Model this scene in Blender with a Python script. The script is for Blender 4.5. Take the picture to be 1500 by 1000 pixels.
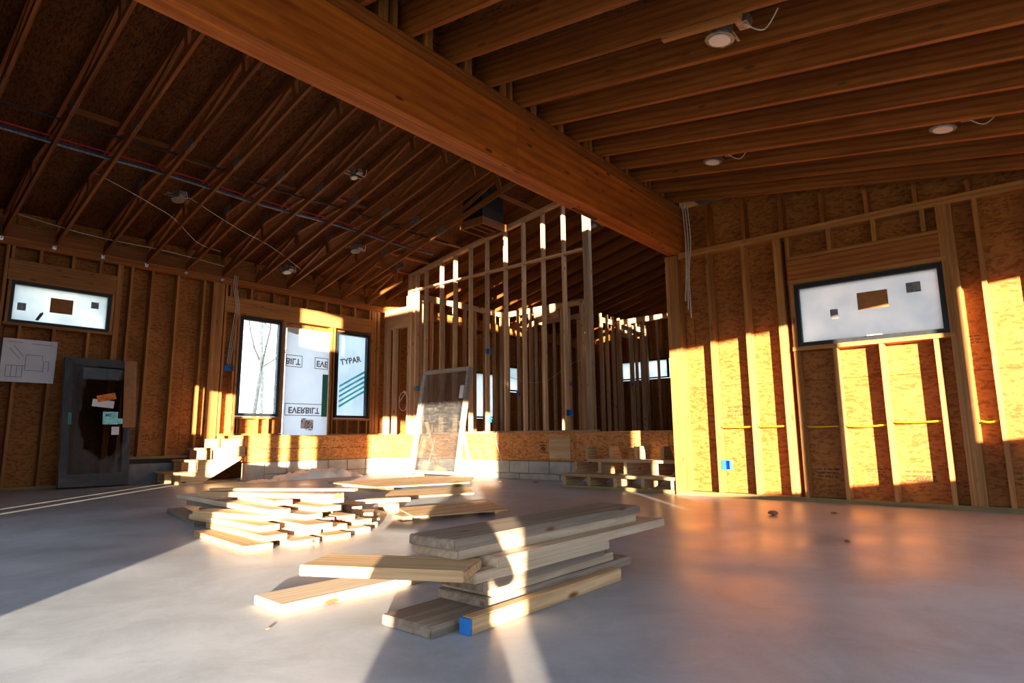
import bpy, bmesh, math, random
from mathutils import Vector, Matrix, noise

random.seed(7)
for o in list(bpy.data.objects):
    bpy.data.objects.remove(o)
scene = bpy.context.scene
col = scene.collection
R = math.radians

# ------------------------------------------------------------------ camera
# +X runs towards the right hand wall, +Y along it towards the far left wall
CAM_H = 0.66
yaw, pitch, roll = R(40.291), R(8.938), R(-0.561)
fwd = Vector((math.cos(yaw) * math.cos(pitch), math.sin(yaw) * math.cos(pitch), math.sin(pitch)))
rt0 = Vector((math.sin(yaw), -math.cos(yaw), 0))
up0 = rt0.cross(fwd)
rt = rt0 * math.cos(roll) + up0 * math.sin(roll)
up = up0 * math.cos(roll) - rt0 * math.sin(roll)
cam_data = bpy.data.cameras.new('camera')
cam_data.sensor_width = 36.0
cam_data.lens = 889.89 / 1500 * 36
cam_data.clip_start = 0.05
cam_data.clip_end = 300
cam = bpy.data.objects.new('camera', cam_data)
cam.matrix_world = Matrix(((rt.x, up.x, -fwd.x, 0), (rt.y, up.y, -fwd.y, 0), (rt.z, up.z, -fwd.z, CAM_H), (0, 0, 0, 1)))
col.objects.link(cam)
scene.camera = cam

# ------------------------------------------------------------------ light
SUN_EL = 4.5
SUN_STRENGTH = 50.0
SUN_COLOR = (1.0, 0.80, 0.57)
SKY_COLOR = (0.70, 0.85, 1.0)
SKY_STRENGTH = 4.7
EXPOSURE = 0.0

world = bpy.data.worlds.new('sky')
scene.world = world
world.use_nodes = True
bg = world.node_tree.nodes['Background']
bg.inputs[0].default_value = (*SKY_COLOR, 1)
bg.inputs[1].default_value = SKY_STRENGTH

sun_data = bpy.data.lights.new('sun', 'SUN')
sun_data.energy = SUN_STRENGTH
sun_data.color = SUN_COLOR
sun_data.angle = R(0.5)
sun = bpy.data.objects.new('sun', sun_data)
sdir = Vector((math.cos(R(45)) * math.cos(R(SUN_EL)), math.sin(R(45)) * math.cos(R(SUN_EL)), -math.sin(R(SUN_EL))))
sun.rotation_euler = sdir.to_track_quat('-Z', 'Y').to_euler()
sun.location = (-6, -6, 6)
col.objects.link(sun)

vs = scene.view_settings
vs.view_transform = 'Standard'
vs.look = 'None'
vs.gamma = 1
vs.exposure = EXPOSURE
vs.use_curve_mapping = False

# ------------------------------------------------------------------ materials
def new_mat(name):
    m = bpy.data.materials.new(name)
    m.use_nodes = True
    nt = m.node_tree
    nt.nodes.clear()
    out = nt.nodes.new('ShaderNodeOutputMaterial')
    return m, nt, out

def link(nt, a, b):
    nt.links.new(a, b)

def ramp(nt, stops):
    r = nt.nodes.new('ShaderNodeValToRGB')
    el = r.color_ramp.elements
    while len(el) < len(stops):
        el.new(0.5)
    for e, (p, c) in zip(el, stops):
        e.position = p
        e.color = (*c, 1)
    return r

def coords(nt, scale, rand=True, kind='Object'):
    tc = nt.nodes.new('ShaderNodeTexCoord')
    src = tc.outputs[kind]
    if rand:
        oi = nt.nodes.new('ShaderNodeObjectInfo')
        mul = nt.nodes.new('ShaderNodeMath'); mul.operation = 'MULTIPLY'; mul.inputs[1].default_value = 57.0
        link(nt, oi.outputs['Random'], mul.inputs[0])
        add = nt.nodes.new('ShaderNodeVectorMath'); add.operation = 'ADD'
        link(nt, src, add.inputs[0]); link(nt, mul.outputs[0], add.inputs[1])
        src = add.outputs[0]
    mp = nt.nodes.new('ShaderNodeMapping')
    mp.inputs['Scale'].default_value = scale
    link(nt, src, mp.inputs['Vector'])
    return mp.outputs[0]

def noise_tex(nt, vec, scale=1.0, detail=4, rough=0.55, dist=0.0):
    n = nt.nodes.new('ShaderNodeTexNoise')
    n.inputs['Scale'].default_value = scale
    n.inputs['Detail'].default_value = detail
    n.inputs['Roughness'].default_value = rough
    n.inputs['Distortion'].default_value = dist
    link(nt, vec, n.inputs['Vector'])
    return n

def mixc(nt, a, b, fac, mode='MIX'):
    m = nt.nodes.new('ShaderNodeMix'); m.data_type = 'RGBA'; m.blend_type = mode
    for sock, v in ((m.inputs[6], a), (m.inputs[7], b), (m.inputs[0], fac)):
        if isinstance(v, (int, float)):
            sock.default_value = v
        elif isinstance(v, tuple):
            sock.default_value = (*v, 1)
        else:
            link(nt, v, sock)
    return m.outputs[2]

def principled(nt, out, color, rough=0.6, bump=None, bump_str=0.2, bump_dist=0.002, metal=0.0, spec=0.35):
    p = nt.nodes.new('ShaderNodeBsdfPrincipled')
    if isinstance(color, tuple):
        p.inputs['Base Color'].default_value = (*color, 1)
    else:
        link(nt, color, p.inputs['Base Color'])
    if isinstance(rough, (int, float)):
        p.inputs['Roughness'].default_value = rough
    else:
        link(nt, rough, p.inputs['Roughness'])
    p.inputs['Metallic'].default_value = metal
    p.inputs['Specular IOR Level'].default_value = spec
    if bump is not None:
        b = nt.nodes.new('ShaderNodeBump')
        b.inputs['Strength'].default_value = bump_str
        b.inputs['Distance'].default_value = bump_dist
        link(nt, bump, b.inputs['Height'])
        link(nt, b.outputs[0], p.inputs['Normal'])
    link(nt, p.outputs[0], out.inputs[0])
    return p

def wood(name, light, dark, knot=(0.16, 0.06, 0.02), vary=0.22, knots=True, rough=0.65, gscale=22.0, rings=0.45):
    """sawn softwood; the grain runs along a board's own X axis"""
    m, nt, out = new_mat(name)
    v = coords(nt, (1.3, gscale, gscale))
    n1 = noise_tex(nt, v, 1.0, 5, 0.6, 1.4)
    r = ramp(nt, [(0.33, dark), (0.5, tuple((a * 0.55 + b * 0.45) for a, b in zip(light, dark))), (0.64, light)])
    link(nt, n1.outputs['Fac'], r.inputs[0])
    c = r.outputs[0]
    v4 = coords(nt, (0.30, 3.2, 3.2))
    wv = nt.nodes.new('ShaderNodeTexWave'); wv.wave_type = 'RINGS'; wv.rings_direction = 'X'
    wv.inputs['Scale'].default_value = gscale * 0.16; wv.inputs['Distortion'].default_value = 3.5
    wv.inputs['Detail'].default_value = 2.0; wv.inputs['Detail Scale'].default_value = 0.9
    link(nt, v4, wv.inputs['Vector'])
    rw = ramp(nt, [(0.15, (0.66, 0.58, 0.52)), (0.55, (1.0, 1.0, 1.0))])
    link(nt, wv.outputs['Fac'], rw.inputs[0])
    c = mixc(nt, c, rw.outputs[0], rings, 'MULTIPLY')
    v2 = coords(nt, (0.7, 3.0, 3.0))
    n2 = noise_tex(nt, v2, 1.0, 3)
    r2 = ramp(nt, [(0.35, (0.78, 0.74, 0.70)), (0.65, (1.12, 1.1, 1.08))])
    link(nt, n2.outputs['Fac'], r2.inputs[0])
    c = mixc(nt, c, r2.outputs[0], 0.8, 'MULTIPLY')
    if knots:
        v3 = coords(nt, (2.6, 8.0, 8.0))
        vo = nt.nodes.new('ShaderNodeTexVoronoi'); vo.inputs['Scale'].default_value = 1.0
        link(nt, v3, vo.inputs['Vector'])
        r3 = ramp(nt, [(0.07, (1, 1, 1)), (0.14, (0, 0, 0))])
        link(nt, vo.outputs['Distance'], r3.inputs[0])
        c = mixc(nt, c, knot, r3.outputs[0])
    oi = nt.nodes.new('ShaderNodeObjectInfo')
    mr = nt.nodes.new('ShaderNodeMapRange')
    mr.inputs[3].default_value = 1 - vary; mr.inputs[4].default_value = 1 + vary * 0.7
    link(nt, oi.outputs['Random'], mr.inputs[0])
    hs = nt.nodes.new('ShaderNodeHueSaturation')
    link(nt, mr.outputs[0], hs.inputs['Value']); link(nt, c, hs.inputs['Color'])
    principled(nt, out, hs.outputs[0], rough, n1.outputs['Fac'], 0.25, 0.001)
    return m

def osb(name, a, b, c_, rough=0.7, stamp=True):
    """oriented strand board: overlapping angular flakes in several browns"""
    m, nt, out = new_mat(name)
    tc = coords(nt, (1, 1, 1), True)
    nz = noise_tex(nt, tc, 5.0, 3)
    sub = nt.nodes.new('ShaderNodeVectorMath'); sub.operation = 'MULTIPLY_ADD'
    link(nt, nz.outputs['Color'], sub.inputs[0]); sub.inputs[1].default_value = (0.09, 0.09, 0.09); link(nt, tc, sub.inputs[2])
    def flakes(rot, sc):
        mp = nt.nodes.new('ShaderNodeMapping'); mp.inputs['Rotation'].default_value = rot; mp.inputs['Scale'].default_value = sc
        link(nt, sub.outputs[0], mp.inputs['Vector'])
        vo = nt.nodes.new('ShaderNodeTexVoronoi'); vo.inputs['Scale'].default_value = 1.0
        link(nt, mp.outputs[0], vo.inputs['Vector'])
        bw = nt.nodes.new('ShaderNodeRGBToBW'); link(nt, vo.outputs['Color'], bw.inputs[0])
        return bw.outputs[0], vo.outputs['Distance']
    f1, d1 = flakes((0.35, 0.6, 0.35), (20, 75, 50))
    f2, d2 = flakes((-0.5, 0.2, 1.1), (24, 70, 55))
    av = nt.nodes.new('ShaderNodeMath'); av.operation = 'ADD'
    link(nt, f1, av.inputs[0]); link(nt, f2, av.inputs[1])
    r = ramp(nt, [(0.30, c_), (0.42, b), (0.53, tuple((x + y) / 2 for x, y in zip(a, b))), (0.68, a)])
    hv = nt.nodes.new('ShaderNodeMath'); hv.operation = 'MULTIPLY'; hv.inputs[1].default_value = 0.5
    link(nt, av.outputs[0], hv.inputs[0]); link(nt, hv.outputs[0], r.inputs[0])
    big = noise_tex(nt, tc, 1.6, 4)
    r2 = ramp(nt, [(0.35, (0.72, 0.68, 0.62)), (0.65, (1.12, 1.1, 1.08))])
    link(nt, big.outputs['Fac'], r2.inputs[0])
    c = mixc(nt, r.outputs[0], r2.outputs[0], 0.7, 'MULTIPLY')
    principled(nt, out, c, rough, hv.outputs[0], 0.35, 0.002, spec=0.25)
    return m

def plain(name, color, rough=0.6, var=0.12, scale=20.0, metal=0.0, spec=0.35, bump=0.1):
    m, nt, out = new_mat(name)
    v = coords(nt, (scale, scale, scale))
    n = noise_tex(nt, v, 1.0, 4)
    lo = tuple(max(0, x * (1 - var)) for x in color); hi = tuple(min(1, x * (1 + var)) for x in color)
    r = ramp(nt, [(0.35, lo), (0.65, hi)])
    link(nt, n.outputs['Fac'], r.inputs[0])
    principled(nt, out, r.outputs[0], rough, n.outputs['Fac'], bump, 0.001, metal, spec)
    return m

M = {}
M['stud'] = wood('pine_stud', (0.46, 0.215, 0.066), (0.33, 0.138, 0.036))
M['stud_p'] = wood('partition_pine', (0.62, 0.42, 0.25), (0.47, 0.30, 0.165))
M['stud_grey'] = wood('weathered_pine', (0.46, 0.34, 0.23), (0.30, 0.20, 0.12))
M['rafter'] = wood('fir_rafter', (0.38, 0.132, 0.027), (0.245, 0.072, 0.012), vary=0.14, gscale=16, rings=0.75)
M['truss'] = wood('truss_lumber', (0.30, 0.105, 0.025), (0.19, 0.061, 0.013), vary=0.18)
M['beam'] = wood('laminated_veneer', (0.52, 0.155, 0.020), (0.34, 0.088, 0.011), vary=0.06, gscale=9, rings=0.6, knot=(0.1, 0.03, 0.01))
M['treated'] = wood('treated_plate', (0.34, 0.25, 0.10), (0.24, 0.16, 0.06), knots=False)
M['plank'] = wood('dusty_plank', (0.68, 0.55, 0.41), (0.52, 0.40, 0.28), vary=0.25, rough=0.75, rings=0.25)
M['plank_dark'] = wood('weathered_plank', (0.33, 0.27, 0.215), (0.20, 0.155, 0.12), vary=0.15, rough=0.8, rings=0.25)
M['scrap'] = wood('scrap_board', (0.66, 0.46, 0.26), (0.50, 0.32, 0.16), vary=0.25)
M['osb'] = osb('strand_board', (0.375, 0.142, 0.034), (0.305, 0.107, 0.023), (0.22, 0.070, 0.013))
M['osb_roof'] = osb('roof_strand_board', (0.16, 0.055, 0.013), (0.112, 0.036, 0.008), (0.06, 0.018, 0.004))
M['osb_rim'] = osb('rim_strand_board', (0.60, 0.27, 0.09), (0.48, 0.195, 0.058), (0.33, 0.12, 0.032))
M['ply'] = wood('plywood', (0.60, 0.42, 0.24), (0.48, 0.31, 0.16), vary=0.1, gscale=5)
M['steel'] = plain('galvanised_steel', (0.22, 0.23, 0.24), 0.45, 0.3, 30, 0.6)
M['greyframe'] = plain('grey_frame', (0.30, 0.27, 0.25), 0.5, 0.2)
M['bolt'] = plain('bright_zinc', (0.75, 0.76, 0.78), 0.2, 0.1, 30, 1.0)
M['black'] = plain('black_frame', (0.015, 0.018, 0.022), 0.45, 0.2)
M['blackmetal'] = plain('black_sheet_metal', (0.006, 0.006, 0.007), 0.6, 0.2)
M['blue'] = plain('blue_plastic', (0.02, 0.17, 0.52), 0.4, 0.1)
M['red_pipe'] = plain('red_tubing', (0.40, 0.010, 0.014), 0.35, 0.1)
M['blue_pipe'] = plain('blue_tubing', (0.015, 0.04, 0.15), 0.35, 0.1)
M['white_cable'] = plain('white_cable', (0.62, 0.60, 0.55), 0.5, 0.1)
M['yellow'] = plain('yellow_cable', (0.85, 0.56, 0.01), 0.4, 0.05)
M['black_cable'] = plain('black_pipe', (0.012, 0.012, 0.014), 0.5, 0.1)
M['ink'] = plain('grey_print', (0.10, 0.10, 0.115), 0.7, 0.1)
M['stamp'] = plain('dark_stamp', (0.10, 0.045, 0.015), 0.8, 0.3)
M['paper'] = plain('white_paper', (0.72, 0.75, 0.82), 0.8, 0.05, 4)
M['foam_solid'] = plain('white_label', (0.80, 0.84, 0.92), 0.6, 0.03, 3)
M['lens'] = plain('frosted_lens', (0.72, 0.72, 0.74), 0.3, 0.04)
M['card'] = plain('brown_cardboard', (0.34, 0.15, 0.05), 0.8, 0.1)
M['orange_print'] = plain('orange_leaflet', (0.75, 0.20, 0.02), 0.6, 0.35, 12)
M['cyan_print'] = plain('pale_cyan_label', (0.30, 0.80, 0.92), 0.5, 0.25, 14)
M['green_print'] = plain('green_stripe', (0.02, 0.23, 0.20), 0.5, 0.1)
M['foamgreen'] = plain('sill_foam', (0.10, 0.14, 0.15), 0.8, 0.1)
M['plastic'] = plain('crumpled_white_wrap', (0.78, 0.78, 0.80), 0.5, 0.06, 6)
M['bark'] = plain('bare_bark', (0.55, 0.50, 0.44), 0.9, 0.3, 12)
M['ground'] = plain('dry_grass', (0.20, 0.19, 0.09), 0.95, 0.35, 1.5)
M['wrap_house'] = plain('white_house_wrap', (0.70, 0.74, 0.80), 0.5, 0.04, 3)
M['cloth_dark'] = plain('dark_jacket', (0.03, 0.035, 0.05), 0.9, 0.2, 12)
M['skin'] = plain('skin', (0.55, 0.33, 0.24), 0.55, 0.06, 12)
M['hair'] = plain('dark_hair', (0.03, 0.02, 0.015), 0.7, 0.2, 40)
M['mud'] = plain('foundation_concrete', (0.16, 0.165, 0.17), 0.9, 0.25, 6)
M['debris'] = plain('reddish_debris', (0.30, 0.14, 0.08), 0.9, 0.3, 30)

def block_mat():
    m, nt, out = new_mat('concrete_block')
    v = coords(nt, (1, 1, 1))
    n = noise_tex(nt, v, 120.0, 3, 0.7)
    b = noise_tex(nt, v, 4.0, 4)
    r = ramp(nt, [(0.3, (0.30, 0.29, 0.26)), (0.7, (0.50, 0.48, 0.44))])
    link(nt, b.outputs['Fac'], r.inputs[0])
    c = mixc(nt, r.outputs[0], n.outputs['Fac'], 0.25, 'OVERLAY')
    principled(nt, out, c, 0.95, n.outputs['Fac'], 0.6, 0.004, spec=0.2)
    return m
M['block'] = block_mat()

def floor_mat():
    m, nt, out = new_mat('trowelled_concrete')
    v = coords(nt, (1, 1, 1), False)
    big = noise_tex(nt, v, 0.55, 6, 0.62, 0.6)
    mid = noise_tex(nt, v, 2.4, 7, 0.72, 0.5)
    fine = noise_tex(nt, v, 60, 4, 0.7)
    r = ramp(nt, [(0.30, (0.26, 0.28, 0.322)), (0.5, (0.35, 0.375, 0.42)), (0.70, (0.46, 0.485, 0.53))])
    link(nt, big.outputs['Fac'], r.inputs[0])
    r2 = ramp(nt, [(0.32, (0.70, 0.69, 0.68)), (0.55, (1.0, 1.0, 1.0)), (0.75, (1.13, 1.12, 1.10))])
    link(nt, mid.outputs['Fac'], r2.inputs[0])
    c = mixc(nt, r.outputs[0], r2.outputs[0], 0.75, 'MULTIPLY')
    r3 = ramp(nt, [(0.28, (0.75, 0.75, 0.75)), (0.45, (1, 1, 1))])
    link(nt, fine.outputs['Fac'], r3.inputs[0])
    c = mixc(nt, c, r3.outputs[0], 0.4, 'MULTIPLY')
    rr = ramp(nt, [(0.36, (0.30, 0.30, 0.30)), (0.5, (0.42, 0.42, 0.42)), (0.66, (0.55, 0.55, 0.55))])
    link(nt, big.outputs['Fac'], rr.inputs[0])
    principled(nt, out, c, rr.outputs[0], fine.outputs['Fac'], 0.06, 0.001, spec=0.23)
    return m
M['floor'] = floor_mat()

def film_mat():
    """milky protective film stretched over a pane: light scatters through it"""
    m, nt, out = new_mat('frosted_film')
    t = nt.nodes.new('ShaderNodeBsdfTranslucent')
    tr = nt.nodes.new('ShaderNodeBsdfTransparent'); tr.inputs[0].default_value = (0.9, 0.95, 1, 1)
    mx = nt.nodes.new('ShaderNodeMixShader'); mx.inputs[0].default_value = 0.05
    link(nt, t.outputs[0], mx.inputs[1]); link(nt, tr.outputs[0], mx.inputs[2])
    v = coords(nt, (1, 1, 1)); n = noise_tex(nt, v, 2.0, 3)
    r = ramp(nt, [(0.3, (0.50, 0.53, 0.54)), (0.7, (0.75, 0.72, 0.68))])
    link(nt, n.outputs['Fac'], r.inputs[0]); link(nt, r.outputs[0], t.inputs[0])
    link(nt, mx.outputs[0], out.inputs[0])
    return m
M['film'] = film_mat()
def foam_mat():
    m, nt, out = new_mat('thin_white_foam')
    v = coords(nt, (1, 1, 1)); n = noise_tex(nt, v, 3.0, 3)
    r = ramp(nt, [(0.3, (0.74, 0.80, 0.90)), (0.7, (0.80, 0.86, 0.95))]); link(nt, n.outputs['Fac'], r.inputs[0])
    t = nt.nodes.new('ShaderNodeBsdfTranslucent'); d = nt.nodes.new('ShaderNodeBsdfDiffuse')
    link(nt, r.outputs[0], t.inputs[0]); link(nt, r.outputs[0], d.inputs[0])
    mx = nt.nodes.new('ShaderNodeMixShader'); mx.inputs[0].default_value = 0.62
    link(nt, t.outputs[0], mx.inputs[1]); link(nt, d.outputs[0], mx.inputs[2]); link(nt, mx.outputs[0], out.inputs[0])
    return m
M['foam'] = foam_mat()

def glass_mat(name, tint, gloss=0.08, rough=0.02, fres=0.6):
    m, nt, out = new_mat(name)
    tr = nt.nodes.new('ShaderNodeBsdfTransparent'); tr.inputs[0].default_value = (*tint, 1)
    g = nt.nodes.new('ShaderNodeBsdfGlossy'); g.inputs['Roughness'].default_value = rough
    lw = nt.nodes.new('ShaderNodeLayerWeight'); lw.inputs[0].default_value = 0.35
    ad = nt.nodes.new('ShaderNodeMath'); ad.operation = 'MULTIPLY_ADD'; ad.inputs[1].default_value = fres; ad.inputs[2].default_value = gloss
    link(nt, lw.outputs['Fresnel'], ad.inputs[0])
    mx = nt.nodes.new('ShaderNodeMixShader')
    link(nt, ad.outputs[0], mx.inputs[0]); link(nt, tr.outputs[0], mx.inputs[1]); link(nt, g.outputs[0], mx.inputs[2])
    link(nt, mx.outputs[0], out.inputs[0])
    return m
M['glass'] = glass_mat('window_glass', (0.96, 0.98, 0.98), 0.02)
M['glass_dark'] = glass_mat('door_glass', (0.55, 0.57, 0.55), 0.0, 0.02, 0.12)

def shrink_mat(name, opac, streak=(1, 1, 1), rough=0.22, white=0.5):
    """clear stretch film: mostly see-through with glossy wrinkles"""
    m, nt, out = new_mat(name)
    v = coords(nt, streak)
    n = noise_tex(nt, v, 9.0, 6, 0.7, 1.6)
    tr = nt.nodes.new('ShaderNodeBsdfTransparent'); tr.inputs[0].default_value = (0.93, 0.95, 0.96, 1)
    p = nt.nodes.new('ShaderNodeBsdfPrincipled')
    p.inputs['Base Color'].default_value = (white, white, white * 1.03, 1)
    p.inputs['Roughness'].default_value = rough; p.inputs['Specular IOR Level'].default_value = 0.9
    b = nt.nodes.new('ShaderNodeBump'); b.inputs['Strength'].default_value = 0.9; b.inputs['Distance'].default_value = 0.01
    link(nt, n.outputs['Fac'], b.inputs['Height']); link(nt, b.outputs[0], p.inputs['Normal'])
    r = ramp(nt, [(0.42, (opac * 0.4,) * 3), (0.58, (opac,) * 3), (0.72, (min(1, opac * 4.0),) * 3)])  # wrinkle highlights put into the film as whiter, more opaque streaks
    link(nt, n.outputs['Fac'], r.inputs[0])
    mx = nt.nodes.new('ShaderNodeMixShader')
    link(nt, r.outputs[0], mx.inputs[0]); link(nt, tr.outputs[0], mx.inputs[1]); link(nt, p.outputs[0], mx.inputs[2])
    link(nt, mx.outputs[0], out.inputs[0])
    return m
M['shrink'] = shrink_mat('stretch_film', 0.16)
M['shrink_streak'] = shrink_mat('layered_stretch_film', 0.075, (0.5, 0.5, 5.0), 0.25, 0.6)

# ------------------------------------------------------------------ helpers
WM = {}
def world_m(o):
    return WM.get(o.name, Matrix.Identity(4))

def empty(name, loc=(0, 0, 0), rz=0.0):
    o = bpy.data.objects.new(name, None)
    o.empty_display_size = 0.1
    col.objects.link(o)
    m = Matrix.Translation(loc) @ Matrix.Rotation(rz, 4, 'Z')
    o.matrix_basis = m
    WM[o.name] = m
    return o

def tag(o, label=None, cat=None, group=None, kind=None):
    if label: o['label'] = label
    if cat: o['category'] = cat
    if group: o['group'] = group
    if kind: o['kind'] = kind
    return o

def place(name, me, m, parent=None, mat=None):
    o = bpy.data.objects.new(name, me)
    col.objects.link(o)
    if parent is not None:
        o.parent = parent
        o.matrix_basis = world_m(parent).inverted() @ m
    else:
        o.matrix_basis = m
    WM[o.name] = m
    if mat is not None and not me.materials:
        me.materials.append(mat)
    return o

CACHE = {}
def box_mesh(l, w, t, mat, bevel=0.0):
    key = (round(l, 3), round(w, 3), round(t, 3), mat.name, bevel)
    if key in CACHE:
        return CACHE[key]
    me = bpy.data.meshes.new('board')
    bm = bmesh.new()
    bmesh.ops.create_cube(bm, size=1)
    for v in bm.verts:
        v.co.x *= l; v.co.y *= w; v.co.z *= t
    if bevel:
        bmesh.ops.bevel(bm, geom=bm.edges[:], offset=bevel, segments=1, affect='EDGES')
    bm.to_mesh(me); bm.free()
    me.materials.append(mat)
    CACHE[key] = me
    return me

def board(name, parent, p0, p1, w, t, mat, upv=(0, 0, 1), bevel=0.0):
    """a straight piece from p0 to p1 (centre line), t thick along upv, w across"""
    p0, p1, upv = Vector(p0), Vector(p1), Vector(upv)
    x = p1 - p0; l = x.length; x.normalize()
    y = upv.cross(x); y.normalize(); z = x.cross(y)
    m = Matrix(((x.x, y.x, z.x, 0), (x.y, y.y, z.y, 0), (x.z, y.z, z.z, 0), (0, 0, 0, 1)))
    m = Matrix.Translation((p0 + p1) / 2) @ m
    return place(name, box_mesh(l, w, t, mat, bevel), m, parent)

def box(name, parent, lo, hi, mat, bevel=0.0, axis=None):
    """axis aligned box; its own X axis is set to its longest side so the grain follows"""
    lo, hi = Vector(lo), Vector(hi); d = hi - lo; c = (lo + hi) / 2
    k = axis if axis is not None else max(range(3), key=lambda i: d[i])
    e = Vector((0, 0, 0)); e[k] = d[k] / 2
    if k == 2:
        return board(name, parent, c - e, c + e, d.x, d.y, mat, (0, 1, 0), bevel)
    if k == 0:
        return board(name, parent, c - e, c + e, d.y, d.z, mat, (0, 0, 1), bevel)
    return board(name, parent, c - e, c + e, d.x, d.z, mat, (0, 0, 1), bevel)

def mesh_obj(name, verts, faces, mat, parent=None, loc=(0, 0, 0), smooth=False):
    me = bpy.data.meshes.new(name)
    me.from_pydata([tuple(v) for v in verts], [], faces)
    if smooth:
        for p in me.polygons: p.use_smooth = True
    me.materials.append(mat)
    m = (world_m(parent).copy() if parent is not None and loc is None else Matrix.Translation(loc))
    return place(name, me, m, parent)

def prism(name, pts, axis, a0, a1, mat, parent=None):
    """polygon pts (2D) swept from a0 to a1 along axis; axis 1 -> pts are (x,z); axis 0 -> (y,z); axis 2 -> (x,y)"""
    def v(p, a):
        return (p[0], a, p[1]) if axis == 1 else ((a, p[0], p[1]) if axis == 0 else (p[0], p[1], a))
    n = len(pts)
    vs_ = [v(p, a0) for p in pts] + [v(p, a1) for p in pts]
    f = [list(range(n))[::-1], list(range(n, 2 * n))] + [[i, (i + 1) % n, n + (i + 1) % n, n + i] for i in range(n)]
    o = mesh_obj(name, vs_, f, mat, parent)
    bm = bmesh.new(); bm.from_mesh(o.data); bmesh.ops.recalc_face_normals(bm, faces=bm.faces[:]); bm.to_mesh(o.data); bm.free()
    return o

def smooth_path(pts, n=6):
    pts = [Vector(p) for p in pts]
    out = []
    for i in range(len(pts) - 1):
        a = pts[max(i - 1, 0)]; b = pts[i]; c = pts[i + 1]; d = pts[min(i + 2, len(pts) - 1)]
        for k in range(n):
            t = k / n
            out.append(0.5 * ((2 * b) + (c - a) * t + (2 * a - 5 * b + 4 * c - d) * t * t + (3 * b - a - 3 * c + d) * t ** 3))
    out.append(pts[-1])
    return out

def tube_geo(pts, r, seg=6):
    vs_, fs = [], []
    n = len(pts)
    rr = r if isinstance(r, (list, tuple)) else [r] * n
    prev = None
    for i, p in enumerate(pts):
        d = (pts[min(i + 1, n - 1)] - pts[max(i - 1, 0)]).normalized()
        a = prev if prev is not None else Vector((0, 0, 1))
        if abs(a.dot(d)) > 0.95: a = Vector((1, 0, 0))
        u = (a - d * a.dot(d)).normalized(); w = d.cross(u); prev = u
        for k in range(seg):
            t = 2 * math.pi * k / seg
            vs_.append(p + (u * math.cos(t) + w * math.sin(t)) * rr[i])
    for i in range(n - 1):
        for k in range(seg):
            fs.append([i * seg + k, i * seg + (k + 1) % seg, (i + 1) * seg + (k + 1) % seg, (i + 1) * seg + k])
    fs.append(list(range(seg))[::-1]); fs.append([(n - 1) * seg + k for k in range(seg)])
    return vs_, fs

def tube(name, pts, r, mat, parent=None, seg=6, smooth=True, n=6):
    p = smooth_path(pts, n) if n else [Vector(q) for q in pts]
    vs_, fs = tube_geo(p, r, seg)
    return mesh_obj(name, vs_, fs, mat, parent, smooth=smooth)

def text_mesh(name, s, size, mat, m, parent, flip=False):
    cu = bpy.data.curves.new('t', 'FONT')
    cu.body = s; cu.size = size; cu.align_x = 'CENTER'; cu.align_y = 'CENTER'; cu.extrude = 0.0008; cu.offset = size * 0.022
    o = bpy.data.objects.new('t', cu); col.objects.link(o)
    dg = bpy.context.evaluated_depsgraph_get()
    me = bpy.data.meshes.new_from_object(o.evaluated_get(dg))
    bpy.data.objects.remove(o)
    me.materials.clear(); me.materials.append(mat)
    if flip:
        for v in me.vertices: v.co.y *= -1
    return place(name, me, m, parent)

def subtract(rects, hole):
    out = []
    a0, a1, b0, b1 = hole
    for (x0, x1, y0, y1) in rects:
        if a1 <= x0 or a0 >= x1 or b1 <= y0 or b0 >= y1:
            out.append((x0, x1, y0, y1)); continue
        if a0 > x0: out.append((x0, a0, y0, y1))
        if a1 < x1: out.append((a1, x1, y0, y1))
        xa, xb = max(x0, a0), min(x1, a1)
        if b0 > y0: out.append((xa, xb, y0, b0))
        if b1 < y1: out.append((xa, xb, b1, y1))
    return out

def sheathing(parent, plane, pos, th, a0, a1, z0, z1, holes, mat, name='sheathing_panel', aw=2.44, zh=1.22, gap=0.004, start=None):
    """panels of a wall in plane x=pos ('x') or y=pos ('y'), with openings left free"""
    a = a0 if start is None else start
    while a < a1:
        z = z0
        while z < z1:
            rects = [(max(a, a0), min(a + aw, a1), z, min(z + zh, z1))]
            for h in holes: rects = subtract(rects, h)
            for (p, q, u, v) in rects:
                if q - p < 0.02 or v - u < 0.02: continue
                g = gap / 2
                if plane == 'x': box(name, parent, (pos, p + g, u + g), (pos + th, q - g, v - g), mat, axis=1)
                else: box(name, parent, (p + g, pos, u + g), (q - g, pos + th, v - g), mat, axis=0)
            z += zh
        a += aw
    barrier(parent, plane, pos + th + 0.001, 0.006, a0 - 0.02, a1 + 0.02, z0, z1, holes)

def barrier(parent, plane, pos, th, a0, a1, z0, z1, holes):
    """unbroken backing added to stop light leaking through the panel joints"""
    rects = [(a0, a1, z0, z1)]
    for h in holes: rects = subtract(rects, h)
    for (p, q, u, v) in rects:
        if plane == 'x': box('light_seal', parent, (pos, p, u), (pos + th, q, v), M['stamp'], axis=1)
        else: box('light_seal', parent, (p, pos, u), (q, pos + th, v), M['stamp'], axis=0)

def vstud(parent, x, y, z0, z1, dx, dy, mat=None, name='stud'):
    return board(name, parent, (x, y, z0), (x, y, z1), dx, dy, mat or M['stud'], (0, 1, 0))

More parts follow.
